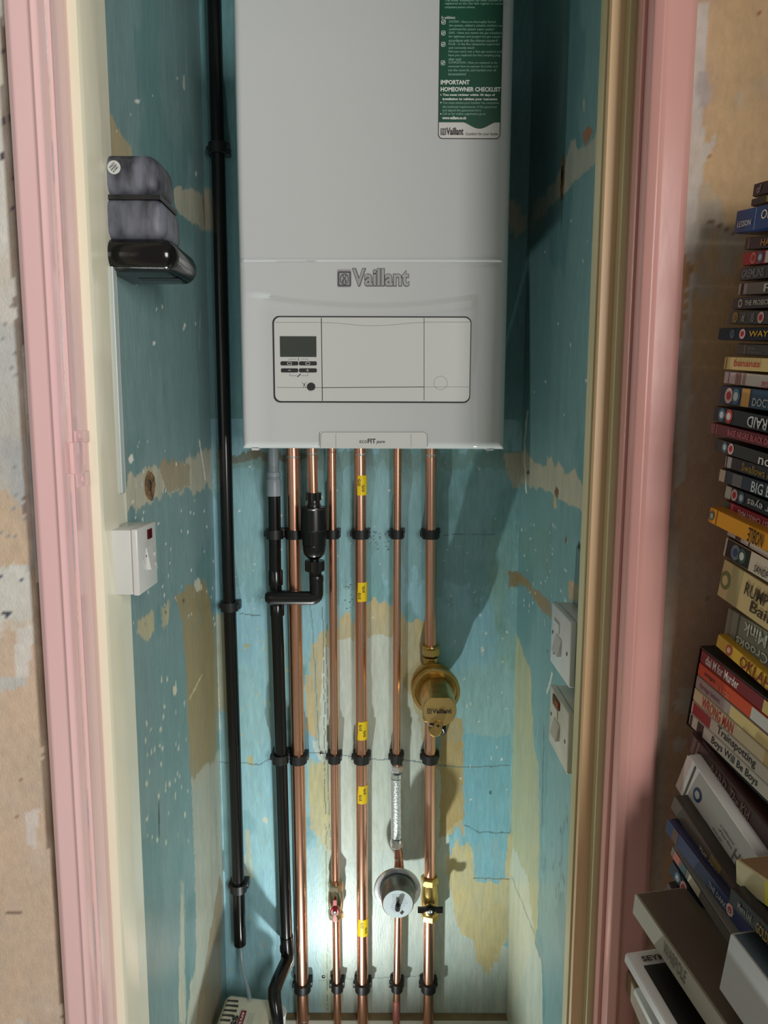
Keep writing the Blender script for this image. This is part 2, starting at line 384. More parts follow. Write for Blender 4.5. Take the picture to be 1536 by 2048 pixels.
left_spots = chips(60, (250, 880, 430, 1250), CHIP, 0.7, 1.6, 2.2, 11)+chips(46, (290, 1350, 378, 1700), (196, 200, 182), 0.9, 2.4, 2.6, 12)+chips(16, (230, 60, 400, 800), CHIP, 0.8, 2.0, 2.2, 13)+[(275, 203, 5, 4, CHIP), (368, 165, 2.5, 15, (190, 196, 184)), (262, 918, 5, 9, CHIP), (308, 686, 3, 5, CHIP), (391, 950, 7, 17, (176, 172, 152)), (396, 1170, 7, 14, (206, 200, 176)), (350, 1382, 4, 10, (214, 210, 186)), (318, 1640, 1.5, 34, (70, 84, 84)), (291, 1248, 2, 2, BROWN), (332, 1225, 2, 2.5, BROWN), (367, 1201, 2.5, 4, BROWN)]
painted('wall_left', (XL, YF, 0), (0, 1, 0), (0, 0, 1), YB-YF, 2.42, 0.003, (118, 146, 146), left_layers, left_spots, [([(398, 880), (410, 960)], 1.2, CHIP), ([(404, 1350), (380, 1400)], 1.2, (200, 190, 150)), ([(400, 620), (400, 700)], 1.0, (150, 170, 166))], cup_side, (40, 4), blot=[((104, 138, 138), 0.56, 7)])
right_layers = [
    ([(1062, 436), (1074, 400), (1110, 362), (1132, 330), (1140, 282), (1152, 280), (1154, 300), (1170, 290), (1196, 268), (1196, 322), (1160, 352), (1120, 395), (1070, 442)], (176, 176, 158), 6, 0.95),
    ([(1164, 268), (1178, 250), (1186, 262), (1170, 290)], (170, 110, 70), 5, 0.9),
    ([(1036, 905), (1052, 902), (1070, 925), (1092, 932), (1094, 915), (1104, 915), (1108, 935), (1116, 925), (1126, 935), (1130, 952), (1150, 940), (1172, 980), (1172, 1024), (1140, 1012), (1100, 985), (1036, 962)], (192, 182, 156), 6, 0.97),
    ([(1024, 1142), (1042, 1148), (1064, 1172), (1100, 1204), (1104, 1236), (1084, 1222), (1050, 1172), (1024, 1160)], (150, 118, 70), 5, 0.95),
    ([(1138, 1165), (1170, 1172), (1170, 1205), (1138, 1202)], (186, 160, 120), 5, 0.9),
    ([(1020, 1245), (1034, 1270), (1052, 1325), (1064, 1345), (1066, 1440), (1070, 1500), (1078, 1530), (1078, 1700), (1076, 1860), (1012, 2060), (1012, 1600)], (186, 180, 130), 7, 0.92),
    ([(1012, 1720), (1030, 1700), (1056, 1760), (1068, 1880), (1084, 1930), (1088, 2060), (1012, 2060)], (196, 202, 184), 7, 0.85),
    ([(1052, 1330), (1060, 1330), (1066, 1390), (1056, 1420)], TAN, 6, 0.8),
    ([(1080, 1500), (1150, 1500), (1150, 1800), (1080, 1800)], (140, 178, 176), 34, 0.5),
    ([(1040, 1060), (1100, 1050), (1100, 1140), (1045, 1130)], (116, 150, 132), 22, 0.45),
]
right_spots = chips(44, (1040, 1040, 1160, 1250), CHIP, 0.6, 1.2, 2.2, 21)+chips(12, (1050, 420, 1180, 860), CHIP, 0.7, 1.5, 2.0, 22)+chips(14, (1100, 1580, 1140, 1800), (96, 118, 116), 0.8, 1.6, 5.0, 24)+[(1158, 1093, 2.5, 8, (40, 30, 30)), (1132, 1080, 2, 8, (130, 90, 60)), (1056, 945, 3, 4, (60, 40, 26)), (1168, 212, 2, 14, (170, 176, 160)), (1095, 1302, 1.5, 2, (20, 20, 20)), (1113, 985, 4, 12, (120, 80, 44)), (1110, 1005, 3, 14, (206, 180, 130))]
right_lines = [([(1056, 822), (1049, 880), (1052, 985)], 1.3, CHIP), ([(1104, 1345), (1094, 1385)], 1.4, CHIP), ([(1070, 330), (1066, 420), (1060, 455)], 1.0, (150, 150, 130)), ([(1022, 1752), (1040, 1795), (1078, 1890), (1104, 1990)], 0.9, (140, 150, 140)), ([(1088, 1450), (1084, 1650)], 0.9, (90, 110, 108)), ([(1128, 1640), (1122, 1760)], 0.9, (110, 130, 128))]
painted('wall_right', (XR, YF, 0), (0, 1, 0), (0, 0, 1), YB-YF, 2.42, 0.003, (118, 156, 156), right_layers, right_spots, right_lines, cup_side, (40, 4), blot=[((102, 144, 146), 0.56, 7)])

# room walls either side of the frame
rl_layers = [([(-200, 0), (60, 0), (90, 500), (-200, 520)], (206, 204, 192), 30, 0.7),
    ([(-200, 500), (90, 500), (90, 660), (-200, 640)], (204, 200, 190), 30, 0.8),
    ([(-200, 650), (60, 640), (50, 1030), (-200, 980)], (176, 178, 174), 30, 0.7),
    ([(-200, 980), (20, 980), (50, 1030), (60, 1140), (-200, 1150)], (198, 172, 142), 22, 0.8),
    ([(-200, 1150), (60, 1140), (64, 1240), (-200, 1260)], (206, 206, 198), 20, 0.9),
    ([(-200, 1280), (90, 1260), (150, 2060), (-200, 2060)], (204, 180, 156), 26, 0.95),
    ([(30, 1255), (62, 1250), (60, 1350), (30, 1360)], (216, 214, 208), 16, 0.85),
    ([(0, 1360), (56, 1350), (56, 1374), (0, 1384)], (190, 194, 190), 10, 0.8),
    ([(50, 1625), (78, 1625), (74, 1700), (54, 1690)], (214, 208, 200), 10, 0.8),
    ([(0, 30), (16, 60), (46, 620), (64, 1000), (86, 1250), (112, 1640), (144, 2060), (126, 2060), (92, 1640), (68, 1250), (46, 1000), (30, 620), (2, 200)], (112, 92, 76), 3, 0.9)]
rl_spots = chips(40, (0, 20, 30, 420), (60, 50, 66), 0.6, 1.6, 2.4, 31)+chips(20, (0, 1150, 45, 1240), (76, 84, 112), 0.8, 2.4, 1.0, 32)+chips(30, (0, 600, 50, 1130), (150, 150, 148), 1, 3, 1.4, 33)+chips(22, (0, 1400, 100, 2040), (160, 130, 110), 0.6, 1.4, 1.2, 34)+[(4, 240, 4, 9, (56, 46, 60)), (12, 1225, 7, 4, (70, 74, 80))]
painted('wall_front_left', (-1.3, YF, 0), (1, 0, 0), (0, 0, 1), 0.94, 2.6, 0.004, (206, 194, 176), rl_layers, rl_spots, [([(0, 1828), (60, 1822), (96, 1824)], 1.0, (130, 112, 98))], room_m, (24, 20), blot=[((214, 212, 206), 0.56, 12), ((178, 178, 178), 0.60, 16)])
rr_layers = [([(1340, 900), (1700, 900), (1700, 2060), (1280, 2060)], (186, 148, 122), 60, 0.7),
    ([(1380, 0), (1414, 0), (1410, 150), (1404, 240), (1412, 290), (1434, 258), (1430, 285), (1406, 330), (1394, 400), (1396, 470), (1386, 520), (1392, 560), (1378, 600), (1374, 700), (1340, 720), (1360, 460), (1368, 200)], (206, 196, 186), 5, 0.97),
    ([(1352, 700), (1382, 650), (1384, 800), (1370, 960), (1350, 980)], (196, 184, 170), 6, 0.95),
    ([(1340, 980), (1356, 1000), (1348, 1180), (1340, 1370), (1330, 1560), (1322, 1800), (1300, 1800), (1315, 1400), (1330, 1100)], (180, 164, 148), 4, 0.95),
    ([(1350, 480), (1368, 500), (1386, 540), (1374, 560), (1366, 670), (1352, 690)], (176, 130, 80), 6, 0.95),
    ([(1392, 140), (1412, 140), (1424, 190), (1420, 210), (1396, 215)], (178, 166, 160), 5, 0.9), ([(1355, 1380), (1382, 1375), (1376, 1430), (1350, 1420)], (196, 184, 170), 12, 0.8), ([(1350, 1470), (1372, 1475), (1368, 1500), (1345, 1500)], (200, 190, 178), 8, 0.8)]
rr_spots = chips(30, (1400, 300, 1520, 1200), (140, 110, 86), 0.6, 1.5, 1.3, 41)+[(1420, 445, 14, 2.2, (90, 66, 48)), (1418, 312, 3, 6, (176, 130, 70)), (1384, 447, 5, 1.5, (60, 44, 34)), (1520, 28, 3, 3, (160, 90, 70))]
painted('wall_front_right', (0.30, YF, 0), (1, 0, 0), (0, 0, 1), 0.95, 2.6, 0.004, (206, 172, 130), rr_layers, rr_spots, [([(1380, 447), (1470, 440)], 0.8, (130, 100, 80)), ([(1440, 452), (1474, 470)], 0.8, (130, 100, 80))], room_m, (24, 20), blot=[((196, 164, 138), 0.52, 5), ((190, 176, 156), 0.63, 14)])

def sbox(name, lo, hi, m, bev=0.0):
    o = MB().box(lo, hi, bev=bev).out(name, m); o['kind'] = 'structure'; return o
sbox('floor', (-1.4, -0.2, -0.05), (1.4, 1.6, 0.0), floor_m)
sbox('ceiling', (-0.42, 0.84, 2.42), (0.36, 1.56, 2.45), ceil_m)
sbox('wall_over_door', (-0.40, 0.825, 2.26), (0.34, 0.87, 2.62), ceil_m)
sbox('trim_1', (XL, YB-0.020, 0.0), (XR, YB-0.0005, 0.131), brown_wood)
sbox('added_light_blocker', (0.652, -0.10, 0.0), (1.25, 0.52, 2.6), ceil_m)  # added unseen wall block that keeps window daylight off the right frame
t_ = sbox('trim_2', (XL, YB-0.0235, 0.0), (XR, YB-0.0205, 0.130), white_gloss)

# ------------------------------------------------------------------ door frame
def profile_trim(name, poly, m, z0=0.0, z1=2.26, bev=0.002, parent=None):
    bm = bmesh.new(); n = len(poly)
    lo = [bm.verts.new((x, y, z0)) for x, y in poly]; hi = [bm.verts.new((x, y, z1)) for x, y in poly]
    bm.faces.new(lo[::-1]); bm.faces.new(hi)
    ve = []
    for i in range(n):
        bm.faces.new((lo[i], lo[(i+1) % n], hi[(i+1) % n], hi[i]))
    bm.edges.ensure_lookup_table()
    ve = [e for e in bm.edges if abs(e.verts[0].co.z-e.verts[1].co.z) > 0.5]
    bmesh.ops.bevel(bm, geom=ve, offset=bev, segments=3, profile=0.6, affect='EDGES')
    o = MB().bm(bm).out(name, m, parent, smooth=True, angle=25)
    o['kind'] = 'structure'; return o
a0 = 0.800
# left: architrave, jamb, stop
profile_trim('trim_3', [(-0.398, a0+0.006), (-0.390, a0), (-0.370, a0), (-0.3655, a0-0.004), (-0.361, a0+0.001), (-0.3605, a0+0.019), (-0.3985, a0+0.02)], pink, bev=0.0022)
lj = profile_trim('trim_4', [(-0.405, 0.8205), (-0.3565, 0.8205), (-0.3575, 0.829), (-0.3600, 0.832), (-0.3600, 0.874), (-0.405, 0.874)], pink, bev=0.0012)
profile_trim('trim_5', [(-0.40, 0.8745), (-0.3500, 0.8745), (-0.3485, 0.882), (-0.3485, 0.932), (-0.356, 0.934), (-0.3565, 0.985), (-0.40, 0.985)], cream, bev=0.002)
# right
profile_trim('trim_6', [(0.3255, a0+0.006), (0.318, a0), (0.293, a0), (0.288, a0-0.004), (0.279, a0+0.002), (0.2775, a0+0.019), (0.326, a0+0.02)], pink_shaded, bev=0.0022)
profile_trim('trim_7', [(0.335, 0.8205), (0.2735, 0.8205), (0.2745, 0.828), (0.2770, 0.831), (0.2770, 0.850), (0.335, 0.850)], pink_shaded, bev=0.0012)
profile_trim('trim_8', [(0.335, 0.8505), (0.2695, 0.8505), (0.2690, 0.866), (0.335, 0.866)], olive, bev=0.0015)
profile_trim('trim_9', [(0.335, 0.8665), (0.2535, 0.8665), (0.2530, 0.876), (0.335, 0.876)], peach, bev=0.001)
profile_trim('trim_10', [(0.335, 0.8765), (0.2505, 0.8765), (0.2500, 0.897), (0.335, 0.897)], olive, bev=0.001)
sbox('trim_11', (0.262, 0.90, 0.0), (0.292, 0.935, 0.93), plaster_edge, 0.003)
sbox('trim_12', (-0.40, 0.8, 2.25), (0.33, 0.82, 2.32), pink)

# keep plate on the left jamb
X_ = -0.360
kp = meshobj('strike_plate', [], [], pink, lj)
mb = MB()
def jbox(p0, p1, dx0, dx1, mi=0, bev=0.0008):
    a = PX(*p0, X_); b = PX(*p1, X_)
    mb.box((X_+dx0, min(a.y, b.y), min(a.z, b.z)), (X_+dx1, max(a.y, b.y), max(a.z, b.z)), mi, bev=bev)
jbox((147, 862), (176, 884), -0.001, 0.0022); jbox((150, 946), (178, 970), -0.001, 0.0022)
jbox((137, 884), (162, 945), -0.001, 0.0050, bev=0.002); jbox((162, 884), (166, 930), -0.001, 0.0035)
bpy.data.objects.remove(kp)
kp = mb.out('strike_plate', pink, lj, smooth=True)
mb = MB()
a = PX(160, 920, X_); b = PX(168, 946, X_)
mb.box((X_-0.001, a.y, b.z), (X_+0.0006, b.y, a.z)); mb.out('latch_hole', hole, kp)
mb = MB()
for q in ((157, 872), (162, 957)):
    c = PX(*q, X_); mb.lathe([(0.0035, 0), (0.0035, 0.003), (0.0018, 0.0036)], axframe(c, (1, 0, 0)), 14)
mb.out('screw', pink, kp)

# ------------------------------------------------------------------ boiler
BY = 1.20
bl = P(484, 897, BY); brr = P(1009, 896, BY)
X0, X1, Z0 = bl.x, brr.x, bl.z; Z1 = Z0+0.72; XC = (X0+X1)/2
boiler = thing('boiler', (XC, BY+0.16, Z0), 'white wall-hung gas boiler with a green sticker, above the copper pipes', 'boiler')
MB().box((X0+0.002, BY+0.012, Z0+0.004), (X1-0.002, YB-0.001, Z1-0.002), bev=0.004).out('casing', white_enamel, boiler, smooth=True)
# front cover: moulded heightfield with rolled edges
def fz(px, py): p_ = P(px, py, BY); return p_.x, p_.z
nx, nz = 220, 360
gx = np.linspace(X0, X1, nx); gz = np.linspace(Z0, Z1, nz)
GX, GZ = np.meshgrid(gx, gz)
co = np.stack([GX, np.full_like(GX, BY), GZ], -1).reshape(-1, 3)
ppx, ppy = project(co); ppx = ppx.reshape(GX.shape); ppy = ppy.reshape(GX.shape)
def ss(e0, e1, x): t = np.clip((x-e0)/(e1-e0), 0, 1); return t*t*(3-2*t)
h = np.zeros_like(GX)
ed = np.minimum(np.minimum(GX-X0, X1-GX), GZ-Z0)
h += 0.012*(1-np.sqrt(1-np.clip(1-ed/0.012, 0, 1)**2))          # rolled rim
yl = 520
inl = ss(480, 488, ppx)*(1-ss(1000, 1006, ppx))
h -= 0.0022*np.exp(-((ppy-yl)/3.0)**2)*inl                         # ridge
h += 0.0012*np.exp(-((ppy-(yl+7))/3.0)**2)*inl
cu = 588+20*(1-np.clip((ppx-740)/225, -1, 1)**2)
side = ss(484, 540, ppx)*(1-ss(944, 958, ppx))
h += 0.0050*ss(-5, 9, ppy-cu)*side                                # recessed lower field under curved lip
h -= 0.0022*ss(0, 9, ppy-cu-20)*side*ss(505, 560, ppx)
cx0, cz1 = fz(549, 633); cx1, cz0 = fz(943, 804)
inp = (GX > cx0)&(GX < cx1)&(GZ > cz0)&(GZ < cz1)
y_f = BY+h
verts = np.stack([GX, y_f, GZ], -1).reshape(-1, 3)
idx = np.arange(nx*nz).reshape(nz, nx); fc = np.stack([idx[:-1, :-1], idx[:-1, 1:], idx[1:, 1:], idx[1:, :-1]], -1).reshape(-1, 4)
meshobj('front_cover', verts.tolist(), fc.tolist(), white_enamel, boiler, smooth=True)
FR = 0.0035
fy = BY+0.0020                       # plane of the recessed field
def bfr(eps=0.0): return frame((0, fy-eps, 0), (1, 0, 0), (0, 0, 1), (0, -1, 0))
def bpoly(px0, py0, px1, py1, r=0.0, seg=6):
    a = P(px0, py1, fy); b = P(px1, py0, fy)
    if r: return rrect(a.x, a.z, b.x, b.z, r, seg)
    return [(a.x, a.z), (b.x, a.z), (b.x, b.z), (a.x, b.z)]
ctrl = MB().prism(bpoly(548, 633, 943, 805, 0.011), bfr(0.000), 0.0010).out('control_panel_surround', seam, boiler)
cpn = MB().prism(bpoly(551, 636, 941, 802, 0.010), bfr(0.0002), 0.0022).out('control_panel', panel_pl, boiler)
mb = MB()
E = 0.0026
def bl_line(pts, wd, mi=0, z=E):
    for (x0, y0), (x1, y1) in zip(pts[:-1], pts[1:]):
        a = P(x0, y0, fy); b = P(x1, y1, fy); d = Vector((b.x-a.x, b.z-a.z)); n = Vector((-d.y, d.x)).normalized()*wd/2
        mb.add([bfr(z)@Vector((q[0], q[1], 0)) for q in ((a.x+n.x, a.z+n.y), (b.x+n.x, b.z+n.y), (b.x-n.x, b.z-n.y), (a.x-n.x, a.z-n.y))], [[0, 1, 2, 3]], mi)
bl_line([(643, 636), (645, 802)], 0.0013); bl_line([(848, 636), (848, 801)], 0.0009)
bl_line([(554, 775), (645, 775.5)], 0.0006); bl_line([(645, 775.5), (848, 774)], 0.0011); bl_line([(848, 774), (940, 774)], 0.0006, 1)
bl_line([(551, 645), (643, 645)], 0.0006, 1); bl_line([(848, 644.5), (938, 644.5)], 0.0006, 1)
bl_line([(645+203*t/16, 645.5+6.5*math.sin(math.pi*t/16)**2) for t in range(17)], 0.0006, 1)
c = P(881, 766, fy)
for k in range(24):
    a = 2*math.pi*k/24; b = 2*math.pi*(k+1)/24; r1, r2 = 0.0113, 0.0108
    mb.add([bfr(E)@Vector((c.x+r*math.cos(t), c.z+r*math.sin(t), 0)) for r, t in ((r1, a), (r1, b), (r2, b), (r2, a))], [[0, 1, 2, 3]], 1)
mb.out('panel_seams', [seam, seam_light], cpn)
MB().prism(bpoly(561, 673, 633, 714), bfr(0.0022), 0.0012).out('display', lcd, cpn)
for (q0, q1) in (((562, 723), (597, 731)), ((599, 723), (634, 731)), ((563, 737), (597, 745)), ((599, 737), (634, 745))):
    MB().prism(bpoly(*q0, *q1, 0.002, 4), bfr(0.0022), 0.0016).out('button', dark_btn, cpn)
MB().lathe([(0.0066, 0), (0.0066, 0.003), (0.0060, 0.0036), (0.0001, 0.0036)], yframe((P(623, 773.5, fy).x, fy-0.002, P(623, 773.5, fy).z)), 28).out('reset_button', dark_btn, cpn, smooth=True)
mb = MB()
bl_line([(579, 721), (579, 718.5), (594, 718.5)], 0.0005, 0); bl_line([(616, 721), (616, 718.5), (602, 718.5)], 0.0005, 0); bl_line([(597.5, 716), (597.5, 722)], 0.0010)
bl_line([(580, 747), (580, 751.5), (594, 751.5)], 0.0005); bl_line([(616, 747), (616, 751.5), (603, 751.5)], 0.0005); bl_line([(595, 754), (602, 748)], 0.0016)
for q in ((604, 765, 609, 770), (613, 765, 609, 770), (609, 766, 609, 772), (606, 776, 609, 769), (612, 776, 609, 769)): bl_line([q[:2], q[2:]], 0.0006)
bl_line([(577, 741), (582, 741)], 0.0006, 1, 0.0040); bl_line([(613, 741), (618, 741)], 0.0006, 1, 0.0040); bl_line([(615.5, 738.5), (615.5, 743.5)], 0.0006, 1, 0.0040)
for cx in (579.5, 616):
    bl_line([(cx-4, 725), (cx+4, 725), (cx+4, 729.5), (cx-4, 729.5), (cx-4, 725)], 0.0005, 1, 0.0040)
mb.out('panel_marks', [print_dark, print_white], cpn)
# badge strip at the bottom
bs = MB().prism(bpoly(640, 863, 855, 896, 0.004, 4), bfr(0.0), 0.0030).out('name_strip', panel_pl, boiler)
mb = MB()
bl_line([(641, 895), (642, 868), (646, 864), (848, 864), (854, 868), (855, 893)], 0.0009, 1, 0.0034); bl_line([(672, 867), (672, 895)], 0.0005, 1, 0.0034); bl_line([(822, 867), (822, 894)], 0.0005, 1, 0.0034)
mb.out('strip_seams', [seam, seam_light], bs)
mb = MB()
a = P(719, 887, fy); k = mpp(745, 885, fy)
add_text(mb, 'eco', bfr(0.0032), a.x, a.z+0.0006, 15*k, 6*k); add_text(mb, 'FIT', bfr(0.0032), a.x+16.5*k, a.z+0.0006, 16*k, 9*k, 0.03)
add_text(mb, 'pure', bfr(0.0032), a.x+34*k, a.z-1*k, 16*k, 6.5*k, 0.015, slant=0.2)
mb.out('strip_lettering', print_dark, bs)
# raised maker's name and emblem
fy0 = BY
def lfr(e): return frame((0, fy0-e, 0), (1, 0, 0), (0, 0, 1), (0, -1, 0))
def emblem(mb, fr, x, y, s, mi=0, mi2=None, edge=False):
    o_ = rrect(x, y, x+s, y+s*1.12, s*0.12); i_ = rrect(x+s*.11, y+s*.11, x+s*.89, y+s*1.01, s*0.07)
    def ring(po, pi, e=0.0004):
        n = len(po); mb.add([fr@Vector((*p_, e)) for p_ in po]+[fr@Vector((*p_, e)) for p_ in pi], [[i, (i+1) % n, n+(i+1) % n, n+i] for i in range(n)], mi)
    ring(o_, i_)
    cx, cy = x+s/2, y+s*.54
    eg = lambda r: [(cx+math.cos(t)*r*.80, cy+math.sin(t)*r) for t in [2*math.pi*j/24 for j in range(24)]]
    ring(eg(s*.42), eg(s*.35))
    def blob(pts): mb.add([fr@Vector((cx+a*s, cy+b*s, 0.0004)) for a, b in pts], [list(range(len(pts)))], mi)
    blob([(-.06, .05), (-.16, .30), (-.09, .31), (-.02, .10)]); blob([(.06, .05), (.02, .10), (.09, .31), (.16, .30)])
    blob([(-.08, -.02), (.08, -.02), (.07, .09), (-.07, .09)]); blob([(-.14, -.28), (-.05, -.28), (-.05, -.02), (-.16, -.05)]); blob([(.05, -.28), (.14, -.28), (.16, -.05), (.05, -.02)])
mb = MB()
a = P(676, 573, fy0); k = mpp(745, 555, fy0)
add_text(mb, 'Vaillant', lfr(0.0), a.x+28*k, a.z-0.4*k, 115*k, 36*k, 0.055, eps=0.0006)
lo_ = mb.out('name_outline', logo_edge, boiler)
mb = MB(); add_text(mb, 'Vaillant', lfr(0.0), a.x+29.3*k, a.z+1.2*k, 112.4*k, 33*k, 0.022, eps=0.0014)
mb.add([lfr(0)@Vector((x_, y_, 0.0012)) for x_, y_ in rrect(a.x-1*k, a.z-1*k, a.x+27*k, a.z+33*k, 3*k)], [list(range(28))])
mb.out('raised_name', metal_logo, boiler)
mb = MB(); emblem(mb, lfr(0.0012), a.x, a.z, 26*k*1.0); mb.out('emblem', logo_edge, boiler)
# green sticker
sx0, sz1 = P(877, -130, fy0).x, P(877, -130, fy0).z
sa = P(876, 278, fy0); sb = P(1000, 278, fy0)
SW = sb.x-sa.x; k = SW/124.0
sfr = frame((sa.x, fy0-0.0004, sa.z), (1, 0, 0), (0, 0, 1), (0, -1, 0))
HS = 0.34
stk = MB().prism(rrect(0, 0, SW, HS, 0.007), sfr, 0.0003).out('checklist_sticker', print_dark, boiler)
MB().prism(rrect(0.0011, 0.0011, SW-0.0011, HS-0.001, 0.006), sfr, 0.0005).out('sticker_footer', sticker_w, stk)
gp = [(0.0011, 31*k)]+[((50+74*t/14)*k, (31-12*math.sin(math.pi*min(t/14*1.15, 1))**1.5*1.0)*k) for t in range(15)]
gp[-1] = (SW-0.0011, gp[-1][1]); gp = gp+[(SW-0.0011, HS-0.008), (0.0011, HS-0.008)]
mb = MB(); mb.add([sfr@Vector((x_, y_, 0.0007)) for x_, y_ in gp], [list(range(len(gp)))]); mb.out('sticker_green_field', green_st, stk)
mb = MB(); Y0s = 278
zy = lambda y: P(938, y, fy0).z-sa.z
def st(s, x, y, wd, hh, mi=0, bold=0.0): add_text(mb, s, sfr, x*k, zy(y), wd*k, hh*k, bold, mi, eps=0.0010)
st('IMPORTANT', 4, 170, 57, 8.5, 0, 0.03); st('HOMEOWNER CHECKLIST', 4, 184, 119, 8.5, 0, 0.03)
rows = [('You must register within 30 days of', 194, 104, 0), ('installation to validate your guarantee', 202.5, 109, 0), ('You must ensure your installer has completed', 210, 112, 1), ('the technical requirements of the guarantee', 218, 108, 1), ('and signed the guarantee form', 225, 77, 1), ('Call or for online registration go to', 232, 86, 1), ('www.vaillant.co.uk', 239.5, 48, 0)]
for s_, y_, w_, i_ in rows: st(s_, 8, y_, w_, 5.6, i_, 0.03 if i_ == 0 else 0.01)
for y_ in (192, 207.5, 230): st('•', 3.5, y_, 2.4, 2.4, 0)
st('In addition:', 4, 39, 27, 5.5, 0)
blocks = [(46, ['SYSTEM - Have you thoroughly flushed', 'the system, added a suitable inhibitor and', 'confirmed the system water quality?']), (68, ['GAS - Have you tested the gas installation', 'for tightness and purged the gas supply in', 'accordance with the relevant standard?']), (90.5, ['FLUE - Is the flue adequately supported', 'and correctly sited?', 'Did you carry out a flue gas analysis and', 'have you replaced the flue sampling plug', 'after use?']), (127.5, ['COMPLETION - Have you explained to the', 'customer how to operate the boiler and', 'use the controls, and handed over all', 'documentation?']),
    (-20, ['competent engineer and', 'commissioned to the']), (2, ['The boiler installation has been notified and', 'registered on the Gas Safe register or necessary', 'competent person scheme'])]
for y_, ls in blocks:
    for j, s_ in enumerate(ls): st(s_, 18.5 if y_ > 20 else 10, y_+2+j*7.4, len(s_)*2.55, 5.2, 1, 0.012)
for y_ in (46, 68, 90.5, 127.5):
    yy = zy(y_)-3.5*k
    for (x0, y0, x1, y1) in ((4, 0, 12, 1), (4, 7.5, 12, 8.5), (4, 0, 5, 8.5), (11, 0, 12, 8.5), (5.5, 3.2, 7.2, 4.6), (6.5, 2.2, 8, 3.6), (7.6, 3.2, 9, 5.0), (8.6, 4.6, 10, 6.4)):
        mb.add([sfr@Vector((p_[0]*k, yy+p_[1]*k, 0.0010)) for p_ in ((x0, y0), (x1, y0), (x1, y1), (x0, y1))], [[0, 1, 2, 3]])
mb.out('sticker_text', [print_white, print_pale], stk)
mb = MB(); emblem(mb, frame((sa.x, fy0-0.0012, sa.z), (1, 0, 0), (0, 0, 1), (0, -1, 0)), 5*k, 7*k, 11*k)
add_text(mb, 'Vaillant', sfr, 16.5*k, 7*k, 34*k, 14*k, 0.03, eps=0.0012); add_text(mb, 'Comfort for your home', sfr, 55*k, 5*k, 64*k, 7*k, 0.0, eps=0.0012)
mb.out('sticker_name', print_dark, stk)
for q in (508, 982):
    mb = MB(); c = P(q, 900, BY); mb.box((c.x-0.006, BY+0.008, c.z-0.001), (c.x+0.006, BY+0.03, c.z+0.003), bev=0.001)
    mb.out('retaining_clip', white_enamel, boiler)
# stubs under the boiler
ZU = Z0+0.006

# ------------------------------------------------------------------ pipes
YP = 1.474
def px_r(px_w, py, Y=YP): return px_w/2*mpp(700, py, Y)
def pipe(name, label, pts, r, m, cat='pipe', group=None, Y=YP, seg=32):
    w_ = [P(*p_[:2], p_[2] if len(p_) > 2 else Y) for p_ in pts]
    t = thing(name, w_[-1], label, cat, group)
    MB().tube(w_, r, seg).out('tube', m, t, smooth=True); return t, w_
def ring(t, p_, r, h_, m, name='collar'):
    MB().lathe([(r*0.97, -h_/2), (r, -h_/2+0.0008), (r, h_/2-0.0008), (r*0.97, h_/2)], vframe(p_), 32).out(name, m, t, smooth=True)
G = 'copper pipes below the boiler'
top = lambda x: (x, 880)
p1, _ = pipe('copper_pipe', 'thickest copper pipe, leftmost of the copper pipes, running from boiler to floor', [(585.5, 880), (592, 1300), (600, 1700), (607, 2120)], 0.0142, copper, group=G)
ring(p1, P(586, 914, YP), 0.0147, 0.004, solder, 'solder_ring'); ring(p1, P(607, 2036, YP), 0.0148, 0.003, solder, 'solder_ring')
YT = 1.437
p2, _ = pipe('copper_pipe', 'short copper pipe dropping from the boiler into the black condensate trap', [(624, 880, YT), (626.5, 992, YT)], 0.0098, copper, group=G)
ring(p2, P(624.5, 908, YT), 0.0103, 0.004, solder, 'solder_ring')
p3, _ = pipe('copper_pipe', 'thin copper pipe left of the yellow-labelled pipe, above the red lever', [(663.5, 880), (667, 1300), (671, 1768)], 0.0088, copper, group=G)
ring(p3, P(663.7, 902, YP), 0.0095, 0.006, copper, 'collar')
p3b, _ = pipe('copper_pipe', 'thin copper pipe going down to the floor below the red lever valve', [(672, 1822), (674, 1960), (676, 2120)], 0.0088, copper, group=G)
p4, _ = pipe('copper_pipe', 'copper gas pipe with five yellow GAS labels', [(720, 880), (722, 1300), (724, 1700), (726, 2120)], 0.0125, copper, group=G)
ring(p4, P(721, 909, YP), 0.0131, 0.004, solder, 'solder_ring')
p5, _ = pipe('copper_pipe', 'thin copper pipe ending in the silver braided hose', [(795, 880), (793.5, 1300), (793, 1530)], 0.0085, copper, group=G)
p5b, _ = pipe('copper_pipe', 'thin copper pipe with pinkish lower end, below the round silver regulator', [(796, 1830), (794, 1960), (792, 2120)], 0.0086, copper, group=G)
mb = MB(); mb.tube([P(793, 2000, YP), P(792.7, 2040, YP)], 0.0090, 28); mb.out('pink_sleeve', copper_pink, p5b, smooth=True)
p6, _ = pipe('copper_pipe', 'rightmost copper pipe from boiler down to the brass filter', [(862, 880), (861.5, 1295)], 0.0123, copper, group=G)
ring(p6, P(862, 911, YP), 0.0129, 0.004, solder, 'solder_ring')
p6b, _ = pipe('copper_pipe', 'copper pipe between the brass filter and the valve with black lever', [(860.5, 1440), (859, 1768)], 0.0122, copper, group=G)
p6c, _ = pipe('copper_pipe', 'copper pipe going down to the floor below the black lever valve', [(858, 1832), (856, 2120)], 0.0122, copper, group=G)
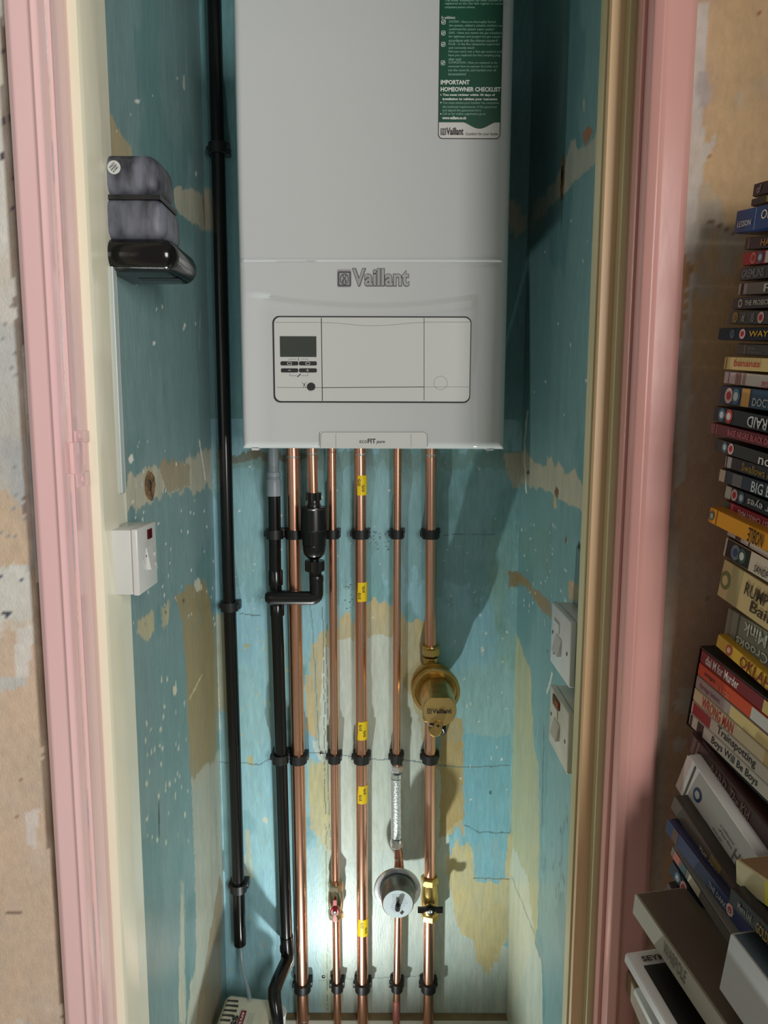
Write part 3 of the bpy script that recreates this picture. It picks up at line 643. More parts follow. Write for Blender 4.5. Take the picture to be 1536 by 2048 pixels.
# gas labels
for i, (py, w1, w2) in enumerate(((970, (-6, 6), (3, -6)), (1182, (3, 6), (-6, -8)), (1458, (-5, 8), (4, -6)), (1585, (4, 8), (-6, -6)), (1850, (-4, 8), (6, -6)))):
    px_ = 721+ (py-905)*0.0044
    c = P(px_, py, YP); mb = MB(); hh = 0.0205
    mb.lathe([(0.0127, -hh), (0.0129, -hh), (0.0129, hh), (0.0127, hh)], vframe(c), 40)
    lb = mb.out('gas_label', yellow, p4, smooth=True)
    lfrm = frame(c, (1, 0, 0), (0, 0, 1), (0, -1, 0))
    mb = MB()
    for (dx, dy) in (w1, w2):
        v, f, asp = textmesh('GAS', 0.03); ht = 0.0062; wd = 0.0140; sg = -1
        out = []
        for a, b in v:
            x = dx*0.001+b*ht; y = dy*0.001-a*wd+wd/2; th = x/0.0131
            out.append(lfrm@Vector((math.sin(th)*0.0131, y, math.cos(th)*0.0131)))
        mb.add(out, f)
    mb.out('lettering', print_dark, lb)

# black and grey waste pipes
GB = 'black plastic waste pipes'
bp1 = thing('overflow_pipe', P(480, 1888, YP), 'long black plastic pipe nearest the left cupboard wall, open at its lower end', 'pipe', GB)
pts = [P(x, y, YP) for x, y in ((427, -60), (436, 300), (448, 800), (457, 1150), (469, 1500), (477, 1780), (480, 1888))]
MB().tube(pts, 0.0136, 28).out('tube', black_pl, bp1, smooth=True)
tb = thing('clear_hose', P(500, 1996, 1.39), 'clear plastic hose from the open black pipe down to the cream pump', 'hose')
pts = [P(481, 1885, YP), P(483, 1915, 1.465), P(488, 1950, 1.44), P(495, 1975, 1.42), P(500, 2000, 1.39)]
MB().tube(pts, 0.0042, 16).out('hose_wall', tube_clear, tb, smooth=True)
YC = 1.462
bp2 = thing('condensate_pipe', P(576, 1890, YC), 'black plastic pipe under the grey coupling, beside the thickest copper pipe', 'pipe', GB)
MB().tube([P(x, y, YC) for x, y in ((548, 975), (550, 1150), (556, 1300), (566, 1650), (573, 1880))], 0.0130, 28).out('tube', black_pl, bp2, smooth=True)
c = P(551, 1155, YC); MB().lathe([(0.0132, -0.016), (0.0154, -0.015), (0.0154, 0.014), (0.0140, 0.016)], vframe(c), 28).out('tee_socket', black_pl, bp2, smooth=True)
c = P(554, 1222, YC); MB().lathe([(0.0132, -0.010), (0.0150, -0.009), (0.0154, 0.014), (0.0140, 0.016)], vframe(c), 28).out('tee_socket', black_pl, bp2, smooth=True)
gc = thing('pipe_coupling', P(548, 990, YC), 'grey plastic waste coupling hanging from the boiler underside on the left', 'coupling')
c0 = P(546, 885, YC); c1 = P(547, 945, YC); c2 = P(548, 992, YC)
MB().tube([c0, c1], 0.0108, 28).out('stub', grey_pl, gc, smooth=True)
L_ = (c1-c2).length
MB().lathe([(0.0130, 0), (0.0150, 0.001), (0.0152, 0.033), (0.0142, 0.035), (0.0128, 0.036), (0.0128, 0.038), (0.0136, 0.039), (0.0136, 0.048), (0.0120, 0.050)], vframe(c2), 32).out('socket', grey_pl, gc, smooth=True)
# offset bends at the bottom
bend = thing('offset_bend', P(560, 2050, YC-0.03), 'black plastic offset bend at the foot of the black pipe behind the pump', 'pipe fitting')
pts = [P(573, 1872, YC), P(575, 1905, YC-0.002), P(574, 1922, YC-0.012), P(556, 1960, 1.400), P(549, 1980, 1.375), P(549, 1996, 1.360), P(555, 2040, 1.340), P(559, 2110, 1.335)]
MB().tube(pts, [0.0145, 0.0146, 0.0146, 0.0142, 0.0142, 0.0140, 0.0122, 0.0120], 28).out('tube', black_pl, bend, smooth=True)
MB().lathe([(0.0148, -0.003), (0.0156, -0.002), (0.0156, 0.008), (0.0148, 0.009)], vframe(P(573.5, 1898, YC)), 28).out('rim', black_pl, bend, smooth=True)
cup = thing('white_standpipe', (-0.229, 1.385, 0.0), 'white plastic standpipe rim low behind the black bend', 'pipe fitting')
MB().lathe([(0.018, -0.245), (0.020, -0.24), (0.021, -0.006), (0.0225, -0.004), (0.0225, 0.0), (0.020, 0.001)], vframe((-0.229, 1.385, 0.236)), 32).out('socket', white_pl, cup, smooth=True)

# condensate trap
trap = thing('condensate_trap', P(630, 1145, YT), 'black plastic bottle trap with ribbed nuts under the second copper pipe', 'trap')
tx = P(628, 1068, YT); kz = mpp(628, 1068, YT)
def tz(y): return P(628, y, YT).z
def hexnut(mb, c, r, h_, n=10, mi=0):
    poly = [(r*math.cos(2*math.pi*i/(2*n))*(1.0 if i % 2 else 0.94), r*math.sin(2*math.pi*i/(2*n))*(1.0 if i % 2 else 0.94)) for i in range(2*n)]
    mb.prism(poly, frame(c-Vector((0, 0, h_/2)), (1, 0, 0), (0, 1, 0), (0, 0, 1)), h_, mi)
def lat(ys, name, m=black_trap, dx=0.0):
    mb = MB(); mb.lathe([(hw*kz, tz(y)) for y, hw in ys][::-1], frame((tx.x+dx, YT, 0), (1, 0, 0), (0, 1, 0), (0, 0, 1)), 40); return mb.out(name, m, trap, smooth=True)
mb = MB(); hexnut(mb, Vector((tx.x, YT, (tz(985)+tz(1000))/2)), 15.5*kz, tz(985)-tz(1000), 12); mb.out('top_nut', black_trap, trap)
lat([(998, 10), (1000, 12.5), (1006, 12.5), (1008, 14), (1014, 14)], 'neck')
lat([(1013, 12), (1013.5, 27), (1016, 27.5), (1018, 26), (1058, 27.5), (1060, 27.5), (1061, 25.5), (1089, 23.5), (1090, 22)], 'cup')
lat([(1089, 21.5), (1090, 23), (1100, 22.5), (1108, 20.5), (1114, 15), (1118, 9), (1121, 9)], 'bowl')
mb = MB(); mb.lathe([(27.9*kz, -0.0007), (28.3*kz, 0), (27.9*kz, 0.0007)], vframe((tx.x, YT, tz(1059))), 40); mb.out('seam_ring', black_pl, trap, smooth=True); mb = MB(); mb.lathe([(23.3*kz, -0.0006), (23.9*kz, 0), (23.3*kz, 0.0006)], vframe((tx.x, YT, tz(1090))), 40); mb.out('seam_ring', black_pl, trap, smooth=True)
mb = MB(); hexnut(mb, Vector((tx.x+0.001, YT, (tz(1121)+tz(1141))/2)), 20*kz, tz(1121)-tz(1141), 12); mb.out('bottom_nut', black_trap, trap)
lat([(1140, 14), (1142, 12.5), (1160, 12.5)], 'tail', dx=0.002)
# swivel elbow from trap to the tee
ze = P(631, 1196, YT).z; xe = tx.x+0.004
el = thing('elbow_pipe', (xe, YT, ze), 'black plastic elbow joining the trap to the upright black pipe across the copper', 'pipe fitting')
r_ = 0.0142
cc = Vector((xe-0.010, YT, ze+0.010))
xt = P(548, 1196, YT).x
pts = [Vector((xe, YT, tz(1156))), Vector((xe, YT, ze+0.012))]+[cc+Vector((0.010*math.cos(t), 0, 0.010*math.sin(t))) for t in [-math.pi/2*j/6 for j in range(1, 7)]]+[Vector((xt, YT, ze))]
MB().tube(pts, r_, 28).out('elbow', black_trap, el, smooth=True)
MB().lathe([(0.0001, -0.0165), (0.010, -0.0135), (0.0150, -0.006), (0.0165, 0.001), (0.0160, 0.010), (0.0148, 0.018), (0.0148, 0.046), (0.0138, 0.047)], axframe((xt-0.004, YT+0.004, ze), (1, 0, 0)), 32).out('tee_body', black_trap, el, smooth=True)
MB().lathe([(0.0144, 0), (0.0148, 0.001), (0.0148, 0.012), (0.0143, 0.013)], vframe((xe, YT, tz(1163))), 28).out('socket_rim', black_trap, el, smooth=True)

# pipe clips
names = {550: 'the black pipe below the grey coupling', 590: 'the thickest copper pipe', 667: 'the thin copper pipe left of the gas pipe', 721: 'the yellow-labelled gas pipe', 793: 'the thin copper pipe right of the gas pipe', 861: 'the rightmost copper pipe', 457: 'the leftmost black pipe'}
rows = {1: 'top row', 2: 'middle row', 3: 'bottom row', 4: 'beside the boiler', 5: 'at mid height', 6: 'nearest its open end'}
def clip(px_, py, r, key, row, Y=YP):
    c = P(px_, py, Y); t = thing('pipe_clip', (c.x, YB, c.z), 'black clip on %s, %s' % (names[key], rows[row]), 'pipe clip', 'black pipe clips')
    R1 = r+0.0050; hh = 0.0095; mb = MB(); n = 30; v = []; f = []
    poly_o = []; poly_i = []
    for i in range(n+1):
        a = math.radians(-235+ (290)*i/n) 
        poly_o.append((math.cos(a)*R1, math.sin(a)*R1)); poly_i.append((math.cos(a)*r*1.02, math.sin(a)*r*1.02))
    poly = poly_o+poly_i[::-1]
    # closed ring band around the pipe, flat base to wall
    full = lambda rr: [(math.cos(2*math.pi*i/36)*rr, math.sin(2*math.pi*i/36)*rr) for i in range(36)]
    o_, i_ = full(R1), full(r*1.01)
    for z0, z1 in ((-hh, hh),):
        vv = [Vector((c.x+x, c.y+y, c.z+z)) for z in (z0, z1) for x, y in o_]+[Vector((c.x+x, c.y+y, c.z+z)) for z in (z0, z1) for x, y in i_]
        ff = []
        for i in range(36):
            j = (i+1) % 36
            ff += [[i, j, 36+j, 36+i], [72+i, 108+i, 108+j, 72+j], [36+i, 36+j, 108+j, 108+i], [i, 72+i, 72+j, j]]
        mb.add(vv, ff)
    mb.out('band', black_clip, t, smooth=True)
    mb = MB()
    mb.box((c.x-R1-0.0022, c.y+r*0.35, c.z-hh*0.95), (c.x+R1+0.0022, YB-0.0008, c.z+hh*0.95), bev=0.0014)
    mb.box((c.x+R1-0.002, c.y-0.004, c.z+hh*0.2), (c.x+R1+0.0032, c.y+0.014, c.z+hh*1.25), bev=0.001)
    mb.box((c.x-R1-0.0045, c.y+0.000, c.z-hh*0.6), (c.x-R1+0.002, c.y+0.012, c.z+hh*0.6), bev=0.001)
    mb.out('base', black_clip, t, smooth=True)
RAD = {550: 0.0130, 590: 0.0142, 667: 0.0088, 721: 0.0125, 793: 0.0085, 861: 0.0123, 457: 0.0136}
for px_, key in ((549, 550), (589, 590), (665, 667), (721, 721), (794, 793), (861, 861)): clip(px_, 1068, RAD[key], key, 1, YC if key == 550 else YP)
for px_, key in ((560.5, 550), (596.5, 590), (668.5, 667), (723, 721), (793, 793), (860, 861)): clip(px_, 1516, RAD[key], key, 2, YC if key == 550 else YP)
for px_, key in ((605, 590), (674.5, 667), (725.3, 721), (794, 793), (857, 861)): clip(px_, 1972, RAD[key], key, 3)
for px_, py, row in ((436, 298, 4), (459.5, 1212, 5), (477, 1773, 6)): clip(px_, py, RAD[457], 457, row)

# screws in the back wall
for q, lb in (((643, 1506), 'small crosshead screw in the back wall beside the middle row of clips'), ((647, 1953), 'small crosshead screw in the back wall beside the bottom row of clips')):
    c = P(*q, YB); t = thing('wall_screw', c, lb, 'screw')
    MB().lathe([(0.0042, 0), (0.0042, 0.0008), (0.003, 0.0016), (0.0005, 0.0016)], yframe(c), 18).out('head', screw_m, t, smooth=True)
    mb = MB(); mb.box((c.x-0.0022, c.y-0.0021, c.z-0.0004), (c.x+0.0022, c.y-0.0012, c.z+0.0004)); mb.box((c.x-0.0004, c.y-0.0021, c.z-0.0022), (c.x+0.0004, c.y-0.0012, c.z+0.0022)); mb.out('cross_slot', hole, t)

# ------------------------------------------------------------------ brass filter
fc_ = P(871, 1378, 1.445); zc, xc = fc_.z, fc_.x
flt = thing('magnetic_filter', (P(861, 1380, YP).x, YP, zc), 'large round brass magnetic filter on the rightmost copper pipe', 'filter')
cn = P(861.5, 1303, YP)
mb = MB()
def hexn(mb, c, r, h_, ax=(0, 0, 1), n=6, mi=0, ch=0.86):
    fr = axframe(Vector(c)-Vector(ax).normalized()*h_/2, ax)
    mb.lathe([(r*ch, -0.0001), (r, h_*0.16), (r, h_*0.84), (r*ch, h_)], fr, n, mi)
hexn(mb, cn, 0.0185, 0.019, n=6); mb.out('compression_nut', brass, flt)
MB().lathe([(0.0135, -0.010), (0.0150, -0.006), (0.0150, 0.0), (0.0158, 0.004), (0.0158, 0.008)], vframe(cn-Vector((0, 0, 0.020))), 28).out('neck', brass, flt, smooth=True)
mb = MB(); mb.lathe([(0.0176, -0.002), (0.0186, 0), (0.0176, 0.003)], vframe(cn+Vector((0, 0, 0.011))), 28); mb.out('nut_rim', brass, flt, smooth=True)
fr = frame((xc-0.004, YP+0.006, zc+0.006), (1, 0, 0), (0, 0, 1), (0, -1, 0))
MB().lathe([(0.020, -0.012), (0.036, -0.004), (0.0445, 0.006), (0.0455, 0.028), (0.0480, 0.030), (0.0480, 0.034)], fr, 56).out('housing', brass, flt, smooth=True)
fr = frame((xc, 1.442, zc), (1, 0, 0), (0, 0, 1), (0, -1, 0))
MB().lathe([(0.0485, -0.002), (0.0505, 0.001), (0.0505, 0.012), (0.0490, 0.014), (0.0440, 0.0145), (0.0430, 0.010), (0.036, 0.009)], fr, 56).out('flange', brass, flt, smooth=True)
fr2 = frame((xc, 1.436, zc), (1, 0, 0), (0, 0, 1), (0, -1, 0))
def flat(poly, hgt): return [(x, min(y, hgt)) for x, y in poly]
def snout(r, z, top): return [fr2@Vector((r*math.cos(2*math.pi*i/56), min(r*math.sin(2*math.pi*i/56), top), z)) for i in range(56)]
mb = MB(); secs = [snout(0.0385, 0, 0.037), snout(0.037, 0.01, 0.035), snout(0.0355, 0.03, 0.032), snout(0.0335, 0.098, 0.028), snout(0.0325, 0.104, 0.0262)]
v = [p_ for s_ in secs for p_ in s_]; f = [[i*56+k_, i*56+(k_+1) % 56, (i+1)*56+(k_+1) % 56, (i+1)*56+k_] for i in range(4) for k_ in range(56)]
mb.add(v, f); mb.out('snout', brass, flt, smooth=True)
mb = MB(); cap = snout(0.0322, 0.1042, 0.0260); mb.add(cap, [list(range(56))]); cp_ = mb.out('cap_face', brass_cap, flt)
mb = MB(); frc = frame((xc, 1.436-0.1045, zc), (1, 0, 0), (0, 0, 1), (0, -1, 0)); k = 0.00097
emblem(mb, frc, -0.0245, -0.006, 0.009); add_text(mb, 'Vaillant', frc, -0.0145, -0.0055, 0.038, 0.0095, 0.03); mb.out('cap_lettering', print_dark, cp_)
c = Vector((xc-0.004, 1.331, zc-0.030))
mb = MB(); mb.lathe([(0.0115, 0), (0.0130, 0.004), (0.0115, 0.006), (0.0130, 0.010), (0.0118, 0.013), (0.0130, 0.017), (0.010, 0.020)], frame(c+Vector((-0.004, 0.018, -0.011)), (1, 0, 0), (0, 0, 1), (0, -1, 0)), 20); mb.out('drain_valve', brass, flt, smooth=True)
mb = MB(); mb.lathe([(0.0088, 0), (0.0092, 0.003), (0.0085, 0.006), (0.004, 0.0065)], frame(c+Vector((0.001, 0.002, 0.001)), (1, 0, 0), (0, 0, 1), (0, -1, 0)), 24); mb.out('bleed_screw', brass, flt, smooth=True)
mb = MB(); mb.box((c.x-0.003, c.y-0.0052, c.z+0.0005), (c.x+0.005, c.y-0.0044, c.z+0.0018)); mb.box((c.x+0.0003, c.y-0.0052, c.z-0.003), (c.x+0.0017, c.y-0.0044, c.z+0.005)); mb.out('bleed_slot', hole, flt)
mb = MB(); mb.tube([c+Vector((0.004, 0.004, -0.003)), c+Vector((0.013, 0.005, -0.006)), c+Vector((0.015, 0.008, -0.016)), c+Vector((0.009, 0.010, -0.023))], [0.0045, 0.0055, 0.005, 0.0035], 12)
mb.tube([c+Vector((-0.015, 0.002, 0.002)), c+Vector((-0.008, 0.001, 0.001))], 0.0035, 10); mb.out('drain_strap', black_trap, flt, smooth=True)
c = P(860, 1432, YP); mb = MB(); hexn(mb, c, 0.0175, 0.018); mb.out('lower_nut', brass, flt)

# ------------------------------------------------------------------ silver flexible hose + elbow
fh = thing('filling_hose', P(794, 1700, YP), 'silver braided filling hose on the thin pipe above the round regulator', 'hose')
a = P(793, 1556, YP); b = P(793.5, 1674, YP)
MB().tube([a, b], 0.0126, 28).out('braid', braid, fh, smooth=True)
for q in (1550, 1680):
    c = P(793.5, q, YP); mb = MB(); mb.lathe([(0.0095, -0.006), (0.0132, -0.005), (0.0132, 0.005), (0.0095, 0.006)], vframe(c), 24); mb.out('ferrule', chrome, fh, smooth=True)
for q in (1535, 1687):
    c = P(793.5, q, YP); mb = MB(); hexn(mb, c, 0.0150, 0.015); mb.out('hex_nut', chrome, fh)
mb = MB(); mb.add([P(789, 1570, YP-0.0106), P(794, 1570, YP-0.0106), P(794, 1640, YP-0.0106), P(789, 1640, YP-0.0106)], [[0, 1, 2, 3]])
cj = thing('copper_joint', P(798, 1735, YP), 'small soldered copper joint between the silver hose and the round regulator', 'pipe fitting')
MB().tube([P(795, 1688, YP), P(797, 1706, YP), P(798, 1722, YP-0.001), P(798, 1748, YP)], [0.0078, 0.0092, 0.0096, 0.0130], 28).out('joint', copper_dull, cj, smooth=True)
ring(cj, P(797.5, 1716, YP), 0.0101, 0.003, solder, 'solder_ring')
# round regulator
rc = P(795, 1778, 1.440); rg = thing('pressure_regulator', (rc.x, YP, rc.z), 'round silver pressure regulator with a white printed face, left of the black lever valve', 'regulator')
def yl_(prof, c, m, name, par, seg=56, sm=True): return MB().lathe(prof, frame(c, (1, 0, 0), (0, 0, 1), (0, -1, 0)), seg).out(name, m, par, smooth=sm)
yl_([(0.020, -0.024), (0.030, -0.014), (0.044, -0.004), (0.0490, -0.002), (0.0510, 0.001), (0.0495, 0.004), (0.0430, 0.0045), (0.0415, 0.002), (0.036, 0.002)], rc, chrome, 'rim', rg)
yl_([(0.0400, 0.002), (0.0385, 0.012), (0.0360, 0.030), (0.0340, 0.046), (0.0320, 0.0485), (0.0010, 0.0485)], rc+Vector((0, 0, 0)), steel, 'dome', rg)
fcx = rc+Vector((0, -0.0487, 0))
fa = yl_([(0.0315, 0), (0.0315, 0.0006), (0.0001, 0.0006)], fcx, mat('dial_white', (206, 216, 220), 0.3), 'face', rg, sm=False)
mb = MB(); ffr = frame(fcx+Vector((0, -0.0007, 0)), (1, 0, 0), (0, 0, 1), (0, -1, 0))
for i in range(9): add_text(mb, ('watts press mod dn', 'reducing valve 15', 'max in 10 bar rng')[i % 3], ffr, -0.016+abs(i-4)*0.0016-0.003*math.cos(i), 0.020-i*0.0048, 0.034-abs(i-4)*0.004, 0.0021)
mb.prism([(0.004, -0.020), (0.009, -0.014), (0.013, -0.018), (0.009, -0.024)], ffr, 0.0004)
mb.out('printed_text', print_dark, fa)
MB().tube([fcx+Vector((0, 0, -0.004)), fcx+Vector((-0.001, -0.012, -0.004))], [0.006, 0.0052], 14).out('adjuster', black_trap, rg, smooth=True)
mb = MB(); mb.box(fcx+Vector((-0.004, -0.002, 0)), fcx+Vector((0.003, 0.0, 0.014))); mb.out('pointer', steel, rg)

# valves
def valve(px_, py0, py1, r, label, levm, lever, nutm):
    a = P(px_, py0, YP); b = P(px_, py1, YP); c = (a+b)/2; t = thing('isolating_valve', c, label, 'valve', None)
    H = a.z-b.z; s = r/0.0113
    mb = MB(); hexn(mb, a-Vector((0, 0, 0.008*s)), 0.0172*s, 0.015*s); mb.out('upper_nut', nutm, t)
    mb = MB(); hexn(mb, b+Vector((0, 0, 0.008*s)), 0.0172*s, 0.015*s); mb.out('lower_nut', nutm, t)
    MB().lathe([(0.0125*s, -H/2+0.012*s), (0.0150*s, -H/4), (0.0165*s, 0), (0.0150*s, H/4), (0.0125*s, H/2-0.012*s)], vframe(c), 28).out('body', nutm, t, smooth=True)
    zc_ = c-Vector((0, 0.0, 0.008*s))
    MB().lathe([(0.009*s, 0), (0.009*s, 0.016*s), (0.007*s, 0.022*s)], yframe(zc_), 20).out('spindle', nutm, t, smooth=True)
    lc = zc_+Vector((0, -0.020*s, 0)); mb = MB()
    if lever == 'h':
        mb.lathe([(0.0085, 0), (0.0085, 0.009), (0.0065, 0.010)], yframe(lc), 20)
        for sg in (-1, 1):
            poly = [(0, -0.0045), (sg*0.012, -0.0035), (sg*0.016, -0.007), (sg*0.0275, -0.0065), (sg*0.0275, 0.0055), (sg*0.016, 0.0045), (sg*0.010, 0.006), (0, 0.0105)]
            mb.prism(poly, yframe(lc), 0.006)
    else:
        mb.lathe([(0.0095, 0), (0.0098, 0.006), (0.0085, 0.008)], yframe(lc), 20)
        for sg in (-1, 1):
            poly = [(-0.0035, 0), (-0.0028, sg*0.012), (-0.0042, sg*0.016), (-0.0035, sg*0.026), (0.0035, sg*0.026), (0.0042, sg*0.016), (0.0028, sg*0.012), (0.0035, 0)]
            mb.prism(poly, yframe(lc), 0.005)
    lv = mb.out('lever', levm, t, smooth=True, angle=30)
    MB().lathe([(0.0048, 0), (0.0048, 0.002), (0.0030, 0.0028), (0.0008, 0.002)], yframe(lc+Vector((0, -0.0095, 0))), 18).out('screw', chrome, lv, smooth=True)
    return t
valve(671.5, 1764, 1834, 0.0122, 'small plated valve with a red butterfly lever on the thin copper pipe', red_pl, 'v', mat('plated_brass', (196, 184, 160), 0.25, 1.0))
valve(859, 1752, 1838, 0.0133, 'brass isolating valve with a black butterfly lever, right of the round regulator', black_pl, 'h', brass)

# ------------------------------------------------------------------ left wall fittings
# dusty black box
bx = thing('control_box', (XL, 1.00, P(300, 540, 1.06).z), 'dusty black plastic box with shiny black base, high on the left wall', 'box')
yf = 0.960
z1 = P(260, 299, yf).z; z0 = P(260, 470, yf).z; xr = P(322, 400, yf).x
def rbox(lo, hi, rx, seg=5, taper=0.0, m=None, name='', par=None, xonly=True):
    bm = bmesh.new(); bmesh.ops.create_cube(bm, size=1); lo = Vector(lo); hi = Vector(hi)
    for v in bm.verts: v.co = Vector([lo[i]+(v.co[i]+0.5)*(hi[i]-lo[i]) for i in range(3)])
    if taper:
        for v in bm.verts:
            if v.co.z > (lo.z+hi.z)/2: v.co.x -= taper*(v.co.x > (lo.x+hi.x)/2); v.co.y += taper*(v.co.y < (lo.y+hi.y)/2)
    ed = [e for e in bm.edges if max(e.verts[0].co.x, e.verts[1].co.x) > hi.x-abs(taper)-1e-4 and not (xonly and min(e.verts[0].co.x, e.verts[1].co.x) < lo.x+1e-4 and False)]
    bmesh.ops.bevel(bm, geom=ed, offset=rx, segments=seg, profile=0.5, affect='EDGES')
    return MB().bm(bm).out(name, m, par, smooth=True, angle=30)
zm = z0+(z1-z0)*0.46
zs = zm
rbox((XL, yf+0.002, zm+0.0012), (xr, 1.040, z1), 0.020, m=dusty, name='upper_housing', par=bx, taper=0.004)
rbox((XL, yf, z0-0.004), (xr+0.002, 1.044, zm-0.0012), 0.014, m=dusty, name='lower_housing', par=bx)
MB().box((XL, yf+0.004, zm-0.003), (xr-0.002, 1.038, zm+0.003)).out('seam_band', black_clip, bx)
xb = P(370, 510, 1.00).x; zb0 = P(300, 541, yf).z; zb1 = P(300, 474, yf).z
rbox((XL, yf-0.006, zb0), (xb, 1.075, zb1), 0.020, 6, m=gloss_black, name='base_tray', par=bx)
c = P(228, 335, yf+0.003)
sk = MB().lathe([(0.0085, 0), (0.0085, 0.0006)], yframe(c), 24).out('round_sticker', white_pl, bx)
mb = MB(); fr = frame(c+Vector((0, -0.0007, 0)), (0.7, 0, 0.7), (-0.7, 0, 0.7), (0, -1, 0))
for i, s_ in enumerate(('TEST', 'PASSED', 'OK')): add_text(mb, s_, fr, -0.005, 0.002-i*0.0032, 0.010, 0.0022, 0.02)
mb.out('sticker_marks', print_dark, sk)
mb = MB(); fr = frame((P(285, 528, 1.0).x, 1.03, zb0-0.0002), (1, 0, 0), (0, 1, 0), (0, 0, -1))
mb.prism([(-0.01, -0.02), (0.045, -0.02), (0.045, 0.0), (-0.01, 0.0)], fr, 0.0003); mb.out('moulded_mark', black_clip, bx)
# mini trunking
tk = thing('mini_trunking', (XL, 1.0, 1.3), 'narrow white cable trunking running down the left wall under the black box', 'trunking')
ty0 = PX(244, 700, XL+0.012).y
zt1 = P(232, 536, ty0).z; zt0 = P(248, 985, ty0).z
MB().box((XL+0.0005, ty0-0.012, zt0), (XL+0.009, ty0, zt1), bev=0.001).out('cover', mat('white_trunking', (168, 178, 176), 0.3), tk)

def switch_box(name, label, cat, side, corners, X_wall, mat_, neon_=None, group=None, fuse=False, lensm=None, proud=0.0, spur=False):
    # corners: near-top, near-bottom, far-top, far-bottom in pixels, on the plate plane
    xp, (nt, nb, ft, fb) = corners
    A = PX(*nt, xp); B = PX(*nb, xp); C = PX(*ft, xp); D = PX(*fb, xp)
    ym = (A.y+B.y)/2; yM = (C.y+D.y)/2
    zt = (A.z+C.z)/2; zb_ = (B.z+D.z)/2
    t = thing(name, (X_wall, (ym+yM)/2, zb_), label, cat, group)
    s = 1 if side == 'L' else -1
    mb = MB(); x0, x1 = sorted((X_wall, xp-s*0.009)); mb.box((x0, ym+0.001, zb_+0.001), (x1, yM-0.001, zt-0.001), bev=0.0015); mb.out('back_box', mat_, t, smooth=True)
    mb = MB(); x0, x1 = sorted((xp-s*0.0085, xp)); mb.box((x0, ym, zb_), (x1, yM, zt), bev=0.0022, seg=3); pl = mb.out('face_plate', mat_, t, smooth=True)
    W = yM-ym; H = zt-zb_
    fr = frame((xp, ym, zb_), (0, 1, 0), (0, 0, 1), (s, 0, 0))
    return t, pl, fr, W, H
# left switch: slightly skewed box
sw, pl, fr, W, H = switch_box('switch_box', 'white surface-mounted switch with a dark red neon, on the left cupboard wall', 'switch', 'L', (XL+0.045, ((273, 1063), (281, 1198), (310, 1040), (317, 1158))), XL, white_pl)
MB().prism(rrect(W*0.50, H*0.78, W*0.72, H*0.93, 0.001), fr, 0.0015).out('neon', neon, pl)
def rocker(fr, x0, y0, x1, y1, m, par, h_=0.006):
    mb = MB(); v = [fr@Vector(p_) for p_ in ((x0, y0, 0), (x1, y0, 0), (x1, y1, 0), (x0, y1, 0), (x0, y0, h_), (x1, y0, h_), (x1, y1, 0.0008), (x0, y1, 0.0008))]
    mb.add(v, [[0, 3, 2, 1], [4, 5, 6, 7], [0, 1, 5, 4], [1, 2, 6, 5], [2, 3, 7, 6], [3, 0, 4, 7]]); return mb.out('rocker', m, par)
rocker(fr, W*0.42, H*0.32, W*0.66, H*0.66, white_pl, pl)
for x, y in ((0.28, 0.47), (0.86, 0.5), (0.9, 0.33)):
    MB().lathe([(0.0022, 0), (0.0022, 0.001), (0.0008, 0.0004)], fr@Matrix.Translation((W*x, H*y, 0)), 14).out('screw', old_white, pl)
mb = MB(); mb.box(fr@Vector((W*0.40, H*0.52, 0.0002)), fr@Vector((W*0.44, H*0.55, 0.0006))); mb.out('on_mark', print_dark, pl)
# right fused spurs
def spur(label, corners, xp, m, lens):
    t, pl, fr, W, H = switch_box('fused_spur', label, 'switch', 'R', (xp, corners), XR, m)
    # fr x axis runs away from viewer (near->far)
    rocker(fr, W*0.42, H*0.30, W*0.72, H*0.56, m, pl, 0.006)
    MB().prism(rrect(W*0.54, H*0.60, W*0.84, H*0.76, 0.001), fr, 0.0014).out('fuse_carrier', m, pl)
    if lens: 
        MB().prism(rrect(W*0.44, H*0.80, W*0.80, H*0.93, 0.001), fr, 0.0016).out('neon', neon, pl)
        MB().prism(rrect(W*0.48, H*0.82, W*0.62, H*0.91, 0.001), fr, 0.0022).out('neon_glint', amber, pl)  # glint painted on the lens as a lighter amber patch
    for x, y in ((0.14, 0.46), (0.90, 0.52)):
        MB().lathe([(0.0030, 0), (0.0030, 0.0005), (0.0010, 0.0005)], fr@Matrix.Translation((W*x, H*y, 0)), 14).out('screw', screw_m, pl)
    MB().lathe([(0.0046, 0), (0.0046, 0.0006), (0.003, 0.0006)], fr@Matrix.Translation((W*0.80, H*0.24, 0)), 18).out('cable_outlet', slot, pl)
    mb = MB(); mb.box(fr@Vector((W*0.62, H*0.50, 0.0002)), fr@Vector((W*0.65, H*0.53, 0.0010))); mb.out('on_mark', red_pl, pl)
    return t
spur('upper of two white fused spur boxes on the right wall, no indicator', ((1141, 1239), (1139, 1372), (1102, 1203), (1102, 1330)), 0.256, white_pl, False)
spur('lower of the two fused spur boxes on the right wall, with red indicator', ((1137, 1422), (1134, 1551), (1101, 1371), (1097, 1480)), 0.252, old_white, True)

